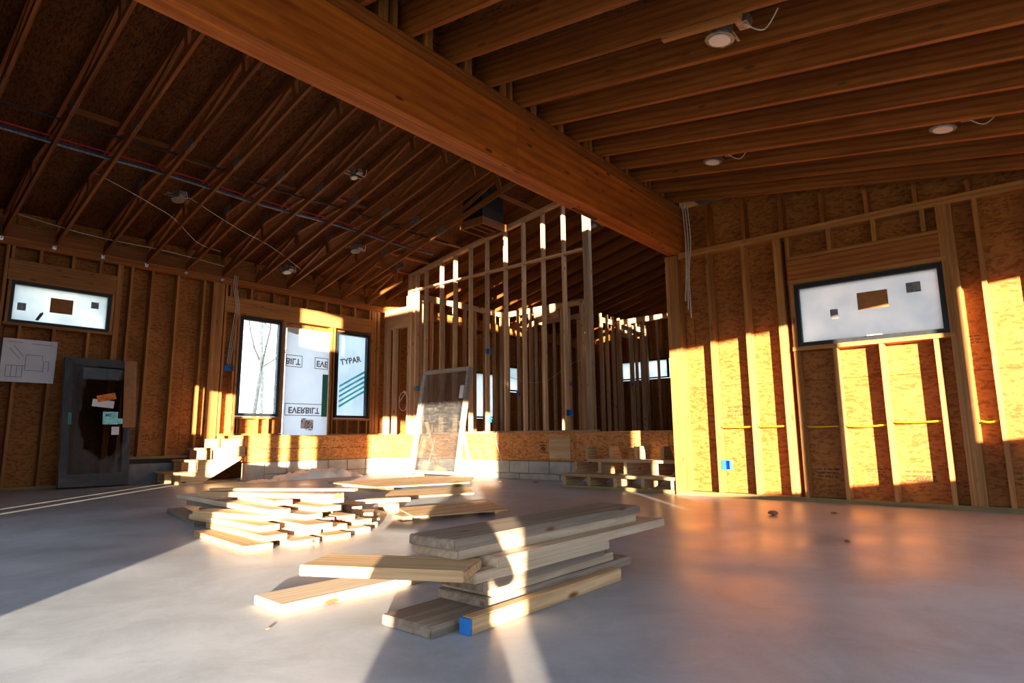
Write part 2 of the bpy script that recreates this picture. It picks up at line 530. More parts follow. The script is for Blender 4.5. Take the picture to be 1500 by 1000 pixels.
T = 0.038     # lumber thickness
D6 = 0.14     # depth of the outside walls
SLOPE_R, ZR = 0.170, 3.37     # underside of the right hand rafters at y = 2.95
def zr(y): return ZR - SLOPE_R * (2.95 - y)
SLOPE_L, ZL = 0.245, 3.57     # underside of the trusses at y = 10.8
def zl(y): return ZL + SLOPE_L * (10.8 - y)
TRUSS_D = 0.42
PLAT = 0.73
XR, YL, XP, XF, YF = 6.6, 10.8, 8.33, 7.55, 9.7
WX, WY = -1.8, -2.6           # outside walls behind the camera
HX = -0.35                    # end wall of the high room
EX = 17.0                     # far wall behind the partitions

# ------------------------------------------------------------------ ground and slab
g = mesh_obj('ground', [(-60, -60, -0.25), (90, -60, -0.25), (90, 90, -0.25), (-60, 90, -0.25)], [[0, 1, 2, 3]], M['ground'])
tag(g, 'dry grassy ground outside the house', 'ground', kind='structure')
fl = box('floor', None, (WX - 0.2, WY - 0.2, -0.2), (EX + 0.2, YL + 0.2, 0), M['floor'])
tag(fl, 'grey trowelled concrete slab floor of the unfinished room', 'floor', kind='structure')

# ------------------------------------------------------------------ right hand wall
w = tag(empty('wall_right'), 'framed right wall with bare strand board and a high window', 'wall', kind='structure')
win_r = (0.476, 1.757, 1.545, 2.20)
sheathing(w, 'x', XR + D6 + 0.001, 0.012, WY, 3.17, 0.0, 3.38, [win_r, ], M['osb'], zh=1.207, start=-2.6 + 0.35)
box('sole_plate', w, (XR, WY, 0), (XR + D6, 3.17, 0.042), M['treated'])
xm = XR + D6 / 2
for z0, z1 in ((2.722, 2.758), (2.760, 2.797)):
    box('top_plate', w, (XR, WY, z0), (XR + D6, 3.0, z1), M['stud'])
full = [3.151, 3.112, 3.073, 3.034, 2.65, 2.25, 1.905, 1.866, 0.19, -0.21, -0.61, -1.01, -1.41, -1.81, -2.21, -2.58]
full += [0.455, 0.416, 0.377]
for y in full:
    vstud(w, xm, y, 0.043, 2.72 if y < 3.0 else 2.775, D6, T)
for y in (1.777, 1.415, 1.015, 0.585):                       # cripples under the sill
    vstud(w, xm, y, 0.043, 1.50, D6, T)
box('sill', w, (XR - 0.012, 0.436, 1.503), (XR + D6, 1.80, 1.543), M['stud'])
for y0 in (1.757, 0.438):                                    # jamb boards beside the window
    box('jamb', w, (XR, y0, 1.545), (XR + D6, y0 + 0.036, 2.203), M['stud'])
box('jamb', w, (XR - 0.004, 0.438, 2.205), (XR + D6, 1.80, 2.243), M['stud'])
box('header', w, (XR + 0.004, 0.438, 2.246), (XR + D6, 1.80, 2.462), M['rafter'])
box('header_plate', w, (XR, 0.438, 2.464), (XR + D6, 1.80, 2.50), M['stud'])
for y in (1.78, 1.38, 0.98, 0.58, 0.46):
    vstud(w, xm, y, 2.503, 2.72, D6, T)
y = 3.02
while y > WY:                                                # short studs up to the sloping rafter
    if zr(y) - 0.004 - 2.8 > 0.05:
        vstud(w, xm, y, 2.799, zr(y) - 0.004, D6, T, M['rafter'])
    y -= 0.40
box('plywood_gusset', w, (XR + 0.141 - 0.02, 2.9, 1.7), (XR + 0.141 - 0.001, 2.99, 2.0), M['osb'])

# mill stamps printed on the boards of the right wall
def stamp(parent, m, wdt, h, rows=3, word=None):
    vs_, fs = [], []
    rnd = random.Random(int(wdt * 1000 + h * 100 + m.translation.y * 77))
    for r_ in range(rows):
        xx = -wdt / 2
        yy = (r_ / max(1, rows - 1) - 0.5) * h
        while xx < wdt / 2:
            l = rnd.uniform(0.012, 0.05)
            b = len(vs_); hh = h / rows * 0.28
            vs_ += [(xx, yy - hh, 0), (min(xx + l, wdt / 2), yy - hh, 0), (min(xx + l, wdt / 2), yy + hh, 0), (xx, yy + hh, 0)]
            fs.append([b, b + 1, b + 2, b + 3]); xx += l + rnd.uniform(0.008, 0.02)
    me = bpy.data.meshes.new('grade_stamp'); me.from_pydata(vs_, [], fs); me.materials.append(M['stamp'])
    return place('grade_stamp', me, m, parent)

def facing_x(x, y, z):   # local x -> -Y , local y -> Z , normal -X
    return Matrix(((0, 0, -1, x), (-1, 0, 0, y), (0, 1, 0, z), (0, 0, 0, 1)))
def facing_y(x, y, z):   # local x -> +X , local y -> Z , normal -Y
    return Matrix(((1, 0, 0, x), (0, 0, -1, y), (0, 1, 0, z), (0, 0, 0, 1)))
for (y, z, a, b) in ((1.6, 0.28, 0.2, 0.07), (0.83, 0.27, 0.24, 0.08), (0.05, 0.27, 0.2, 0.09), (2.46, 0.92, 0.22, 0.09), (0.31, 1.48, 0.1, 0.06), (-0.2, 0.3, 0.25, 0.1), (1.18, 0.3, 0.15, 0.05)):
    stamp(w, facing_x(XR + D6 - 0.0005, y, z), a, b)
text_mesh('grade_stamp', '48/24', 0.07, M['stamp'], facing_x(XR + D6 - 0.0005, 0.80, 0.235), w)

# high window in the right wall
def window_unit(name, plane, rect, pos, label, pane_mat, fw=0.045, depth=0.09):
    a0, a1, z0, z1 = rect
    t = tag(empty(name, (pos, (a0 + a1) / 2, z0) if plane == 'x' else ((a0 + a1) / 2, pos, z0)), label, 'window', kind='structure')
    def bx(n, a, b, c, d, lo, hi, mat):
        if plane == 'x': return box(n, t, (lo, a, c), (hi, b, d), mat)
        return box(n, t, (a, lo, c), (b, hi, d), mat)
    e = 0.004
    bx('frame', a0 + e, a0 + fw, z0 + e, z1 - e, pos, pos + depth, M['black'])
    bx('frame', a1 - fw, a1 - e, z0 + e, z1 - e, pos, pos + depth, M['black'])
    bx('frame', a0 + fw, a1 - fw, z0 + e, z0 + fw, pos, pos + depth, M['black'])
    bx('frame', a0 + fw, a1 - fw, z1 - fw, z1 - e, pos, pos + depth, M['black'])
    bx('pane', a0 + fw, a1 - fw, z0 + fw, z1 - fw, pos + 0.04, pos + 0.048, pane_mat)
    return t, bx
win1, bx = window_unit('window_1', 'x', win_r, XR + 0.035, 'high black framed window with frosted film in the right wall', M['film'])
for (a, b, c, d) in ((0.93, 1.19, 1.86, 2.03), (0.66, 0.775, 1.965, 2.06), (1.37, 1.44, 1.80, 1.90)):
    bx('film_sticker', a, b, c, d, XR + 0.070, XR + 0.0745, M['card'] if b - a > 0.2 else M['steel'])
bx('latch', 1.0, 1.13, 1.585, 1.60, XR + 0.01, XR + 0.034, M['steel'])

# ------------------------------------------------------------------ left wall
w = tag(empty('wall_left'), 'framed left wall with strand board, high window and tall windows', 'wall', kind='structure')
hole_L = (1.80, 3.045, 2.33, 2.93)
hole_1 = (5.12, 5.93, 1.08, 2.90)
hole_d = (6.02, 6.99, PLAT, 2.82)
hole_2 = (7.15, 7.98, 1.08, 2.88)
hole_b = (11.3, 12.1, 1.15, 2.35)
hole_b2 = (12.6, 13.1, 1.9, 2.6)
sheathing(w, 'y', YL + D6 + 0.001, 0.012, HX, EX + 0.16, 0.0, 4.1, [hole_L, hole_1, hole_d, hole_2, hole_b, hole_b2], M['osb'], aw=1.22, zh=2.44, start=HX - 0.3)
ym = YL + D6 / 2
box('sole_plate', w, (HX, YL, 0), (3.36, YL + D6, 0.042), M['treated'])
box('sole_plate', w, (3.362, YL, 0.375), (4.79, YL + D6, 0.415), M['treated'])
box('foundation_curb', w, (3.362, YL - 0.02, 0), (4.79, YL + D6, 0.30), M['mud'])
box('dark_gap_strip', w, (3.362, YL + 0.03, 0.301), (4.79, YL + D6, 0.374), M['blackmetal'])  # black strip standing in for the dark gap over the curb
box('sole_plate', w, (4.80, YL, PLAT), (6.0, YL + D6, PLAT + 0.038), M['stud'])
box('sole_plate', w, (7.03, YL, PLAT), (EX, YL + D6, PLAT + 0.038), M['stud'])
for z0, z1 in ((3.43, 3.468), (3.470, 3.55)):
    box('top_plate', w, (HX, YL, z0), (EX, YL + D6, z1), M['rafter'])
def lst(x, z0, z1, dx=T): vstud(w, x, ym, z0, z1, dx, D6)
for x in (-0.3, 0.1, 0.5, 0.9, 1.3, 1.72, 3.11, 3.15, 3.30): lst(x, 0.043, 3.428)
for x in (1.95, 2.35, 2.78): lst(x, 0.043, 2.288)
box('sill', w, (1.745, YL - 0.005, 2.29), (3.088, YL + D6, 2.328), M['stud'])
box('header', w, (1.745, YL + 0.004, 2.935), (3.088, YL + D6, 3.235), M['stud'])
for x in (1.78, 2.10, 2.50, 2.86): lst(x, 3.237, 3.428)
for x in (1.782, 3.066): box('jamb', w, (x - 0.017, YL + 0.002, 2.33), (x + 0.017, YL + D6, 2.932), M['stud'])
for x in (3.60, 4.0, 4.43): lst(x, 0.416, 3.428)
for x in (4.60, 4.64, 4.68, 4.72, 4.76): lst(x, 0.416, 3.428)
lst(4.82, PLAT + 0.04, 2.93); lst(5.02, PLAT + 0.04, 2.93); lst(5.075, PLAT + 0.04, 2.93)
for x in (5.20, 5.52, 5.72): lst(x, PLAT + 0.04, 1.035)
box('sill', w, (5.098, YL - 0.004, 1.037), (5.95, YL + D6, 1.077), M['stud'])
lst(5.972, PLAT + 0.04, 2.93, 0.045)
lst(7.013, PLAT, 2.93, 0.04); lst(7.08, PLAT + 0.04, 2.93)
for x in (7.2, 7.45, 7.72, 7.93): lst(x, PLAT + 0.04, 1.035)
box('sill', w, (7.105, YL - 0.004, 1.037), (8.02, YL + D6, 1.077), M['stud'])
for x in (8.02, 8.06, 8.10, 8.16, 8.20): lst(x, PLAT + 0.04, 3.428)
for z0, z1, mt in ((2.935, 3.075, 'stud'), (3.077, 3.225, 'stud')):
    box('header', w, (4.80, YL + 0.002, z0), (7.995, YL + D6 - 0.03, z1), M[mt])
for x in (4.82, 4.90, 5.28, 5.72, 6.05, 6.42, 6.86, 7.2, 7.56, 7.95): lst(x, 3.227, 3.428)
for x in (8.8, 9.2, 9.6, 10.0, 10.4, 10.8, 11.24, 12.16, 12.55, 13.15, 13.6, 14.0, 14.4, 14.8, 15.2, 15.6, 16.0, 16.4, 16.8): lst(x, PLAT + 0.04, 3.428)
for x in (4.25, 3.75, 3.2, 2.55, 1.5, 4.45):
    stamp(w, facing_y(x, YL + D6 - 0.0005, 2.55 - 0.1 * (x % 0.7)), 0.22, 0.06, 2)
    stamp(w, facing_y(x + 0.05, YL + D6 - 0.0005, 0.72), 0.16, 0.06, 2)

wl, bx = window_unit('window_2', 'y', hole_L, YL + 0.02, 'long high window with frosted film in the left wall', M['film'])
for (a, b, c, d, mt) in ((1.90, 2.0, 2.52, 2.63, 'steel'), (2.28, 2.56, 2.54, 2.76, 'card'), (2.79, 2.89, 2.68, 2.78, 'steel')):
    bx('film_sticker', a, b, c, d, YL + 0.054, YL + 0.0585, M[mt])
prism('torn_film', [(2.12, 2.40), (2.16, 2.40), (2.21, 2.50), (2.205, 2.53), (2.17, 2.51)], 1, YL + 0.054, YL + 0.0585, M['ink'], wl)
w2, bx = window_unit('window_3', 'y', hole_1, YL + 0.03, 'tall clear window with black frame and bare tree outside', M['glass'], 0.055)
w3, bx = window_unit('window_4', 'y', hole_2, YL + 0.03, 'tall black framed window covered outside by house wrap', M['glass'], 0.055)
wb, bx = window_unit('window_5', 'y', hole_b, YL + 0.03, 'small back room window seen between the partition studs', M['film'])
wb2, bx = window_unit('window_6', 'y', hole_b2, YL + 0.03, 'tiny far window behind the wrapped pane', M['film'])

# house wrap hanging outside the right hand tall window, with its print
hw = tag(empty('house_wrap', (7.56, YL + 0.2, 0.9)), 'white house wrap with green stripes outside the tall window', 'house wrap')
vs_, fs = [], []
nx, nz = 14, 22
for j in range(nz + 1):
    for i in range(nx + 1):
        x = 7.0 + 1.2 * i / nx; z = 0.85 + 2.25 * j / nz
        vs_.append((x, YL + 0.215 + 0.03 * noise.noise(Vector((x * 3 + z * 2.2, z * 1.2, 1.7))), z))
for j in range(nz):
    for i in range(nx):
        a = j * (nx + 1) + i; fs.append([a, a + 1, a + nx + 2, a + nx + 1])
def wrapmat():
    m, nt, out = new_mat('translucent_house_wrap')
    t = nt.nodes.new('ShaderNodeBsdfTranslucent'); t.inputs[0].default_value = (0.62, 0.70, 0.78, 1)
    d = nt.nodes.new('ShaderNodeBsdfDiffuse'); d.inputs[0].default_value = (0.8, 0.85, 0.9, 1)
    v = coords(nt, (1, 1, 1)); n = noise_tex(nt, v, 3.0, 3)
    r = ramp(nt, [(0.3, (0.50, 0.58, 0.66)), (0.7, (0.68, 0.75, 0.82))]); link(nt, n.outputs['Fac'], r.inputs[0]); link(nt, r.outputs[0], t.inputs[0])
    mx = nt.nodes.new('ShaderNodeMixShader'); mx.inputs[0].default_value = 0.4
    link(nt, t.outputs[0], mx.inputs[1]); link(nt, d.outputs[0], mx.inputs[2]); link(nt, mx.outputs[0], out.inputs[0])
    return m
M['wrap_tr'] = wrapmat()
def greenband():
    m, nt, out = new_mat('printed_green_band')
    v = coords(nt, (1, 1, 1)); n = noise_tex(nt, v, 6.0, 3)
    r = ramp(nt, [(0.3, (0.02, 0.26, 0.25)), (0.7, (0.06, 0.40, 0.39))]); link(nt, n.outputs['Fac'], r.inputs[0])
    t = nt.nodes.new('ShaderNodeBsdfTranslucent'); link(nt, r.outputs[0], t.inputs[0]); link(nt, t.outputs[0], out.inputs[0])
    return m
M['green_band'] = greenband()
mesh_obj('sheet', vs_, fs, M['wrap_tr'], hw, smooth=True)
text_mesh('lettering', 'TYPAR', 0.175, M['ink'], facing_y(7.60, YL + 0.172, 2.30) @ Matrix.Rotation(R(13), 4, 'Z'), hw)
for k in range(5):
    z = 1.30 + 0.105 * k
    mesh_obj('green_band', [(7.34, YL + 0.172, z), (7.7, YL + 0.172, z + 0.2), (8.08, YL + 0.172, z + 0.40), (8.08, YL + 0.172, z + 0.455), (7.68, YL + 0.172, z + 0.235), (7.34, YL + 0.172, z + 0.045)], [[0, 1, 2, 3, 4, 5]], M['green_band'], hw)

# white board closing the doorway between the tall windows
dr = tag(empty('door_board', (6.5, YL + 0.03, PLAT)), 'white foam board sheet closing the doorway between the tall windows', 'board')
mesh_obj('sheet', [(6.03, YL + 0.035, PLAT + 0.003), (6.985, YL + 0.035, PLAT + 0.003), (6.985, YL + 0.035, 2.815), (6.03, YL + 0.035, 2.815)], [[0, 1, 2, 3]], M['foam'], dr)
yb = YL + 0.0335
text_mesh('lettering', 'EVERBILT', 0.165, M['ink'], facing_y(6.47, yb, 1.22), dr, flip=True)
def outline(parent, x0, x1, z0, z1, t=0.012):
    for (a, b, c, d) in ((x0, x1, z0, z0 + t), (x0, x1, z1 - t, z1), (x0, x0 + t, z0, z1), (x1 - t, x1, z0, z1)):
        box('print_border', parent, (a, yb - 0.0006, c), (b, yb + 0.0006, d), M['ink'])
outline(dr, 6.06, 6.89, 1.11, 1.345)
text_mesh('lettering', 'BILT', 0.165, M['ink'], facing_y(6.19, yb, 2.16), dr, flip=True)
box('edge_tape', dr, (6.85, yb - 0.001, 1.1), (6.98, yb + 0.0006, 1.95), M['green_print'])
text_mesh('lettering', 'EVE', 0.165, M['ink'], facing_y(6.83, yb, 2.16), dr, flip=True)
outline(dr, 6.035, 6.385, 2.05, 2.28); outline(dr, 6.66, 6.96, 2.05, 2.28)
prism('logo_square', [(6.41, 0.865), (6.68, 0.865), (6.68, 1.0), (6.68, 1.035), (6.41, 1.035)], 1, yb - 0.0002, yb + 0.0002, M['foam_solid'], dr)
lm = facing_y(6.545, yb - 0.0008, 0.945)
for k, wd in enumerate(('THE', 'HOME', 'DEPOT')):
    text_mesh('logo_lettering', wd, 0.06, M['ink'], lm @ Matrix.Rotation(R(45), 4, 'Z') @ Matrix.Translation((0, 0.052 - 0.052 * k, 0)), dr, flip=True)
for (a, b) in (((6.42, 1.06), (6.42, 0.95)), ((6.42, 1.06), (6.53, 1.06)), ((6.67, 0.83), (6.67, 0.94)), ((6.67, 0.83), (6.56, 0.83))):
    prism('logo_corner', [a, b, (a[0] + (b[0] - a[0]) * 0.5 + (0.03 if a[0] < 6.5 else -0.03) * (a[0] == b[0]), a[1] + (b[1] - a[1]) * 0.5 - (0.03 if a[1] > 0.95 else -0.03) * (a[1] == b[1]))], 1, yb - 0.0012, yb, M['ink'], dr)
vs_ = []; fs = []
for i in range(13):
    for j in range(3):
        x = 6.03 + 0.955 * i / 12
        vs_.append((x, YL + 0.020 - 0.035 * j / 2 - 0.008 * math.sin(i * 1.1), 2.815 - (0.10 + 0.10 * math.sin(math.pi * i / 12) * (0.5 + 0.04 * (i % 3))) * j / 2))
for i in range(12):
    for j in range(2):
        a = i * 3 + j; fs.append([a, a + 1, a + 4, a + 3])
mesh_obj('torn_wrap_flap', vs_, fs, M['plastic'], dr, smooth=True)

# ------------------------------------------------------------------ raised platform at the back
pf = tag(empty('floor_raised', (XF, YF, 0)), 'raised wooden platform with strand board rim on concrete block footing', 'platform', kind='structure')
box('subfloor', pf, (4.80, YF - 0.012, PLAT - 0.022), (XF, YL, PLAT), M['osb_rim'])
box('subfloor', pf, (XF - 0.012, 3.20, PLAT - 0.022), (EX, YL, PLAT - 0.0005), M['osb_rim'])
xx = 4.80
while xx < XF - 0.05:
    box('rim_board', pf, (xx, YF - 0.01, 0.305), (min(xx + 1.2, XF) - 0.004, YF + 0.02, PLAT - 0.024), M['osb_rim']); xx += 1.2
yy = YF - 0.012
while yy > 3.25:
    box('rim_board', pf, (XF - 0.01, max(yy - 1.5, 3.2) + 0.004, 0.305), (XF + 0.02, yy, PLAT - 0.024), M['osb_rim']); yy -= 1.5
box('rim_board', pf, (4.80, YF + 0.022, 0.305), (4.83, YL - 0.002, PLAT - 0.024), M['osb_rim'])
box('mud_sill', pf, (4.82, YF - 0.004, 0.292), (XF + 0.03, YF + 0.1, 0.304), M['treated'])
box('mud_sill', pf, (XF - 0.004, 3.2, 0.292), (XF + 0.1, YF - 0.006, 0.304), M['treated'])
box('mortar_bed', pf, (5.12, YF + 0.02, 0), (XF + 0.02, YF + 0.16, 0.285), M['mud'])
box('mortar_bed', pf, (XF + 0.03, 3.2, 0), (XF + 0.17, YF + 0.1, 0.285), M['mud'])
box('corner_pier', pf, (4.82, YF - 0.02, 0), (5.11, YF + 0.18, 0.288), M['block'], 0.008)
xx = 5.125
while xx < XF - 0.02:
    e = min(xx + 0.392, XF - 0.01)
    for z0, z1 in ((0.002, 0.092), (0.10, 0.288)):
        box('block', pf, (xx, YF + 0.004, z0), (e, YF + 0.15, z1), M['block'], 0.006, axis=0)
    xx += 0.4
yy = YF - 0.01
k = 0
while yy > 3.3:
    for z0, z1, off in ((0.002, 0.092, 0.2), (0.10, 0.288, 0.0)):
        y1 = min(yy - off, YF - 0.01); y0 = y1 - 0.392
        if k == 0 and off: box('block', pf, (XF + 0.016, y1 + 0.008, z0), (XF + 0.15, YF - 0.01, z1), M['block'], 0.006, axis=1)
        if y0 > 3.15: box('block', pf, (XF + 0.016, y0, z0), (XF + 0.15, y1, z1), M['block'], 0.006, axis=1)
    yy -= 0.4; k += 1
box('rim_patch', pf, (XF - 0.024, 5.27, 0.33), (XF - 0.011, 5.66, 0.66), M['ply'])
stamp(pf, facing_x(XF - 0.0108, 5.78, 0.5), 0.13, 0.15, 4)
text_mesh('grade_stamp', '6', 0.15, M['stamp'], facing_x(XF - 0.0109, 5.78, 0.49), pf)
for k in range(5):
    stamp(pf, facing_y(5.25 + 0.42 * k, YF - 0.0106, 0.52), 0.34, 0.03, 1)

# ------------------------------------------------------------------ partitions on the platform
p = tag(empty('wall_partition', (XP, 7.6, PLAT)), 'open stud partition standing on the platform edge', 'wall', kind='structure')
dp = 0.09
def ztop(y): return 4.08 + (10.09 - y) * 0.155
box('sole_plate', p, (XP, 5.30, PLAT), (XP + dp, 9.99, PLAT + 0.038), M['stud_p'])
pst = [9.45, 8.98, 8.58, 8.15, 7.71, 7.24, 6.80, 6.35, 5.90]
for y in pst:
    vstud(p, XP + dp / 2, y, PLAT + 0.04, 3.775, dp, T, M['stud_p'])
    vstud(p, XP + dp / 2, y, 3.817, ztop(y) - 0.005, dp, T, M['stud_p'])
for y in (9.975, 9.93, 9.885, 9.74):
    vstud(p, XP + dp / 2, y, PLAT + 0.04, 3.775, dp, T, M['stud_p'])
    vstud(p, XP + dp / 2, y, 3.817, ztop(y) - 0.005, dp, T, M['stud_p'])
for y in (5.46, 5.42, 5.38):
    vstud(p, XP + dp / 2, y, PLAT + 0.04, 4.45, dp, T, M['stud_grey'])
box('middle_plate', p, (XP, 5.485, 3.777), (XP + dp, 9.995, 3.815), M['stud_p'])
board('sloped_plate', p, (XP + dp / 2, 10.0, ztop(10.0) + 0.015), (XP + dp / 2, 5.6, ztop(5.6) + 0.015), dp, T, M['stud_p'])
board('sloped_plate', p, (XP + dp / 2, 10.0, ztop(10.0) + 0.055), (XP + dp / 2, 5.6, ztop(5.6) + 0.055), dp, T, M['stud_p'])
for y in (10.0, 9.35, 8.4, 7.45, 6.5):                       # ladder blocking tying the plate to the next truss
    box('blocking', p, (7.28, y - 0.045, ztop(y) + 0.08), (XP + dp, y + 0.045, ztop(y) + 0.115), M['truss'])
# doorway header between the corner and the partition
for z0, z1 in ((3.02, 3.30), (3.302, 3.34), (3.342, 3.47)):
    box('header', p, (XP, 10.0, z0), (XP + dp, 10.775, z1), M['stud_p'])
for y in (10.755, 10.715, 10.675, 10.46, 10.42):
    vstud(p, XP + dp / 2, y, PLAT + 0.002, 3.018, dp, T, M['stud_p'])
vstud(p, XP + dp / 2, 10.02, 3.472, 3.70, dp, T, M['stud_p'])

def stud_wall(name, label, axis, pos, a0, a1, zt, step=0.4, upper=False, door=None, phase=0.0):
    q = tag(empty(name, (pos, a0, PLAT) if axis == 'y' else (a0, pos, PLAT)), label, 'wall', kind='structure')
    def pt(a, z): return (pos, a, z) if axis == 'y' else (a, pos, z)
    def st(a, z0, z1, mt='stud_p'):
        P = pt(a, z0)
        if z1 - z0 > 0.05:
            vstud(q, P[0], P[1], z0, z1, dp if axis == 'y' else T, T if axis == 'y' else dp, M[mt])
    def span(n, b0, b1, z0, z1, wdt=dp, mt='stud_p'):
        if axis == 'y': box(n, q, (pos - wdt / 2, b0, z0), (pos + wdt / 2, b1, z1), M[mt])
        else: box(n, q, (b0, pos - wdt / 2, z0), (b1, pos + wdt / 2, z1), M[mt])
    d0, d1 = door if door else (None, None)
    if door:
        span('sole_plate', a0, d0, PLAT, PLAT + 0.038); span('sole_plate', d1, a1, PLAT, PLAT + 0.038)
        span('header', d0, d1, zt - 0.26, zt - 0.002)
    else:
        span('sole_plate', a0, a1, PLAT, PLAT + 0.038)
    span('top_plate', a0, a1, zt, zt + 0.10); span('top_plate', a0, a1, zt + 0.102, zt + 0.14)
    a = a0 + 0.03 + phase
    while a < a1 - 0.02:
        yy_ = a if axis == 'y' else pos
        roof_z = zl(yy_) - 0.01
        if not (door and d0 - 0.03 < a < d1 + 0.03): st(a, PLAT + 0.04, zt - 0.002)
        if upper: st(a, zt + 0.08, roof_z, 'stud_p')
        a += step
    for e in (a0 + 0.07, a1 - 0.03, a1 - 0.07) + ((d0 - 0.055, d1 + 0.055) if door else ()):
        st(e, PLAT + 0.04, zt - 0.002)
    return q
stud_wall('wall_closet_side', 'stud wall close to the left wall behind the partition', 'x', 10.40, 9.0, 11.9, 3.78, 0.36)
stud_wall('wall_closet_back', 'second row of studs with lit top plate behind the partition', 'y', 11.97, 7.9, 10.35, 3.78, 0.4, door=(8.6, 9.3))
stud_wall('wall_bath', 'stud wall deep in the back rooms', 'x', 8.85, 14.2, 16.9, 3.78, 0.33, True, door=(15.2, 15.9))
stud_wall('wall_hall', 'rearmost cross wall of bare studs near the right post', 'y', 15.0, 3.3, 8.75, 3.78, 0.42, door=(4.6, 5.5))
stud_wall('wall_bedroom', 'stud wall in the dark between the rear rooms', 'y', 13.4, 8.6, 10.7, 3.78, 0.4)

# far outside walls of the back rooms
w = tag(empty('wall_far', (EX, 7, 0)), 'far sheathed wall behind all the partitions', 'wall', kind='structure')
hole_f = (8.25, 9.9, 2.40, 3.0)
sheathing(w, 'x', EX + 0.141, 0.012, 3.0, YL + 0.14, 0.0, 5.7, [hole_f], M['osb'])
yy = 3.2
while yy < YL:
    if not 8.2 < yy < 9.95: vstud(w, EX + 0.07, yy, PLAT, zl(yy), D6, T)
    else:
        vstud(w, EX + 0.07, yy, PLAT, 2.38, D6, T); vstud(w, EX + 0.07, yy, 3.02, zl(yy), D6, T)
    yy += 0.4
wf, bx = window_unit('window_7', 'x', hole_f, EX + 0.05, 'small far window glimpsed as bright slits between back studs', M['film'])
w = tag(empty('wall_side', (10, 3.1, 0)), 'outside wall of the back rooms beyond the right wall', 'wall', kind='structure')
sheathing(w, 'y', 3.02, 0.012, XR + D6 + 0.02, EX + 0.15, 0.0, 5.6, [(8.3, 9.0, 4.30, 4.75), (9.35, 9.9, 4.30, 4.80), (10.15, 11.0, 4.30, 4.75)], M['osb'])  # high openings added so that sun reaches the rear headers
for k in range(23):
    vstud(w, 7.6 + 0.4 * k, 3.11, PLAT, zl(3.1), T, D6)

# ------------------------------------------------------------------ big beam
bmx = tag(empty('ceiling_beam', (2.4, 3.04, 2.79)), 'deep orange laminated beam crossing the ceiling to the right wall post', 'beam', kind='structure')
B0, B1 = 2.95, 3.13
joints = [HX - 0.1, 3.564, 6.74]
for a, b in zip(joints[:-1], joints[1:]):
    box('beam_ply', bmx, (a + 0.002, B0, 2.79), (b - 0.002, B0 + 0.058, 3.248), M['beam'])
for k in (1, 2):
    y0 = B0 + 0.06 * k
    box('beam_ply', bmx, (HX - 0.1, y0 + 0.001, 2.79), (6.74, y0 + 0.06, 3.248), M['beam'])
box('beam_plate', bmx, (HX - 0.1, B0, 3.25), (6.74, B1, 3.288), M['rafter'])
box('beam_plate', bmx, (HX - 0.1, B0, 3.290), (6.74, B1, 3.328), M['rafter'])
box('beam_plate', bmx, (HX - 0.1, B0, 3.330), (6.74, B1, 3.366), M['rafter'])
box('bracket', bmx, (4.55, B1 - 0.06, 2.781), (4.95, B1 - 0.025, 2.789), M['stamp'])

# ------------------------------------------------------------------ right hand ceiling: rafters and roof boards
cr = tag(empty('ceiling_right', (3, 0.5, 3)), 'right ceiling of deep sloping rafters under strand board', 'ceiling', kind='structure')
RD = 0.235
cs = math.cos(math.atan(SLOPE_R))
nr = Vector((0, -SLOPE_R, 1)).normalized()
for k in range(-6, 12):
    x = 2.045 + 0.4005 * k
    p0 = Vector((x, WY + 0.0, zr(WY))) + nr * RD / 2
    p1 = Vector((x, B1 - 0.02, zr(B1 - 0.02) + 0.0)) + nr * RD / 2
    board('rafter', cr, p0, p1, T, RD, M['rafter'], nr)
    tie = box('hurricane_tie', cr, (x + 0.02, B0 - 0.002, 3.30), (x + 0.022, B0 + 0.05, 3.45), M['steel'])
a = HX - 0.06
row = 0
while a < 6.9:
    for j in range(3):
        ya, yb_ = WY - 0.1 + 1.95 * j, WY - 0.1 + 1.95 * (j + 1) - 0.005
        yb_ = min(yb_, B1 - 0.005)
        c0 = Vector((0, ya, zr(ya))) + nr * (RD + 0.010); c1 = Vector((0, yb_, zr(yb_))) + nr * (RD + 0.010)
        xm_ = a + 0.61
        c0.x = c1.x = xm_
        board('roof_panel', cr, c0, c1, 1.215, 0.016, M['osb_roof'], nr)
    a += 1.22
ca, cb = Vector((3.88, WY - 0.15, zr(WY - 0.15))) + nr * (RD + 0.024), Vector((3.88, 3.125, zr(3.125))) + nr * (RD + 0.024)
board('roof_light_seal', cr, ca, cb, 8.6, 0.008, M['blackmetal'], nr)  # opaque sheet added to stop light leaking between the roof panels
# low stud wall standing on the beam, closed above by boards with clerestory openings
pw = tag(empty('wall_clerestory', (3, 3.05, 3.4)), 'short stud wall above the big beam with clerestory gaps', 'wall', kind='structure')
clere = [(0.62, 1.85, 3.86, 4.55), (2.25, 3.02, 4.38, 4.80), (4.14, 4.5, 4.38, 4.85), (4.8, 6.3, 4.36, 4.80)]
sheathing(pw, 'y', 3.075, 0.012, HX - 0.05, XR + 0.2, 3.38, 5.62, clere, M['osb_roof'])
k = 0
x = 2.045 - 0.4005 * 6 + 0.17
while x < 6.6:
    for q_ in ((0.0, 0.04) if k % 3 else (0.0, 0.04, 0.12)):
        vstud(pw, x + q_, 3.028, 3.37, 3.605, T, 0.09, M['stud'])
    x += 0.4005; k += 1

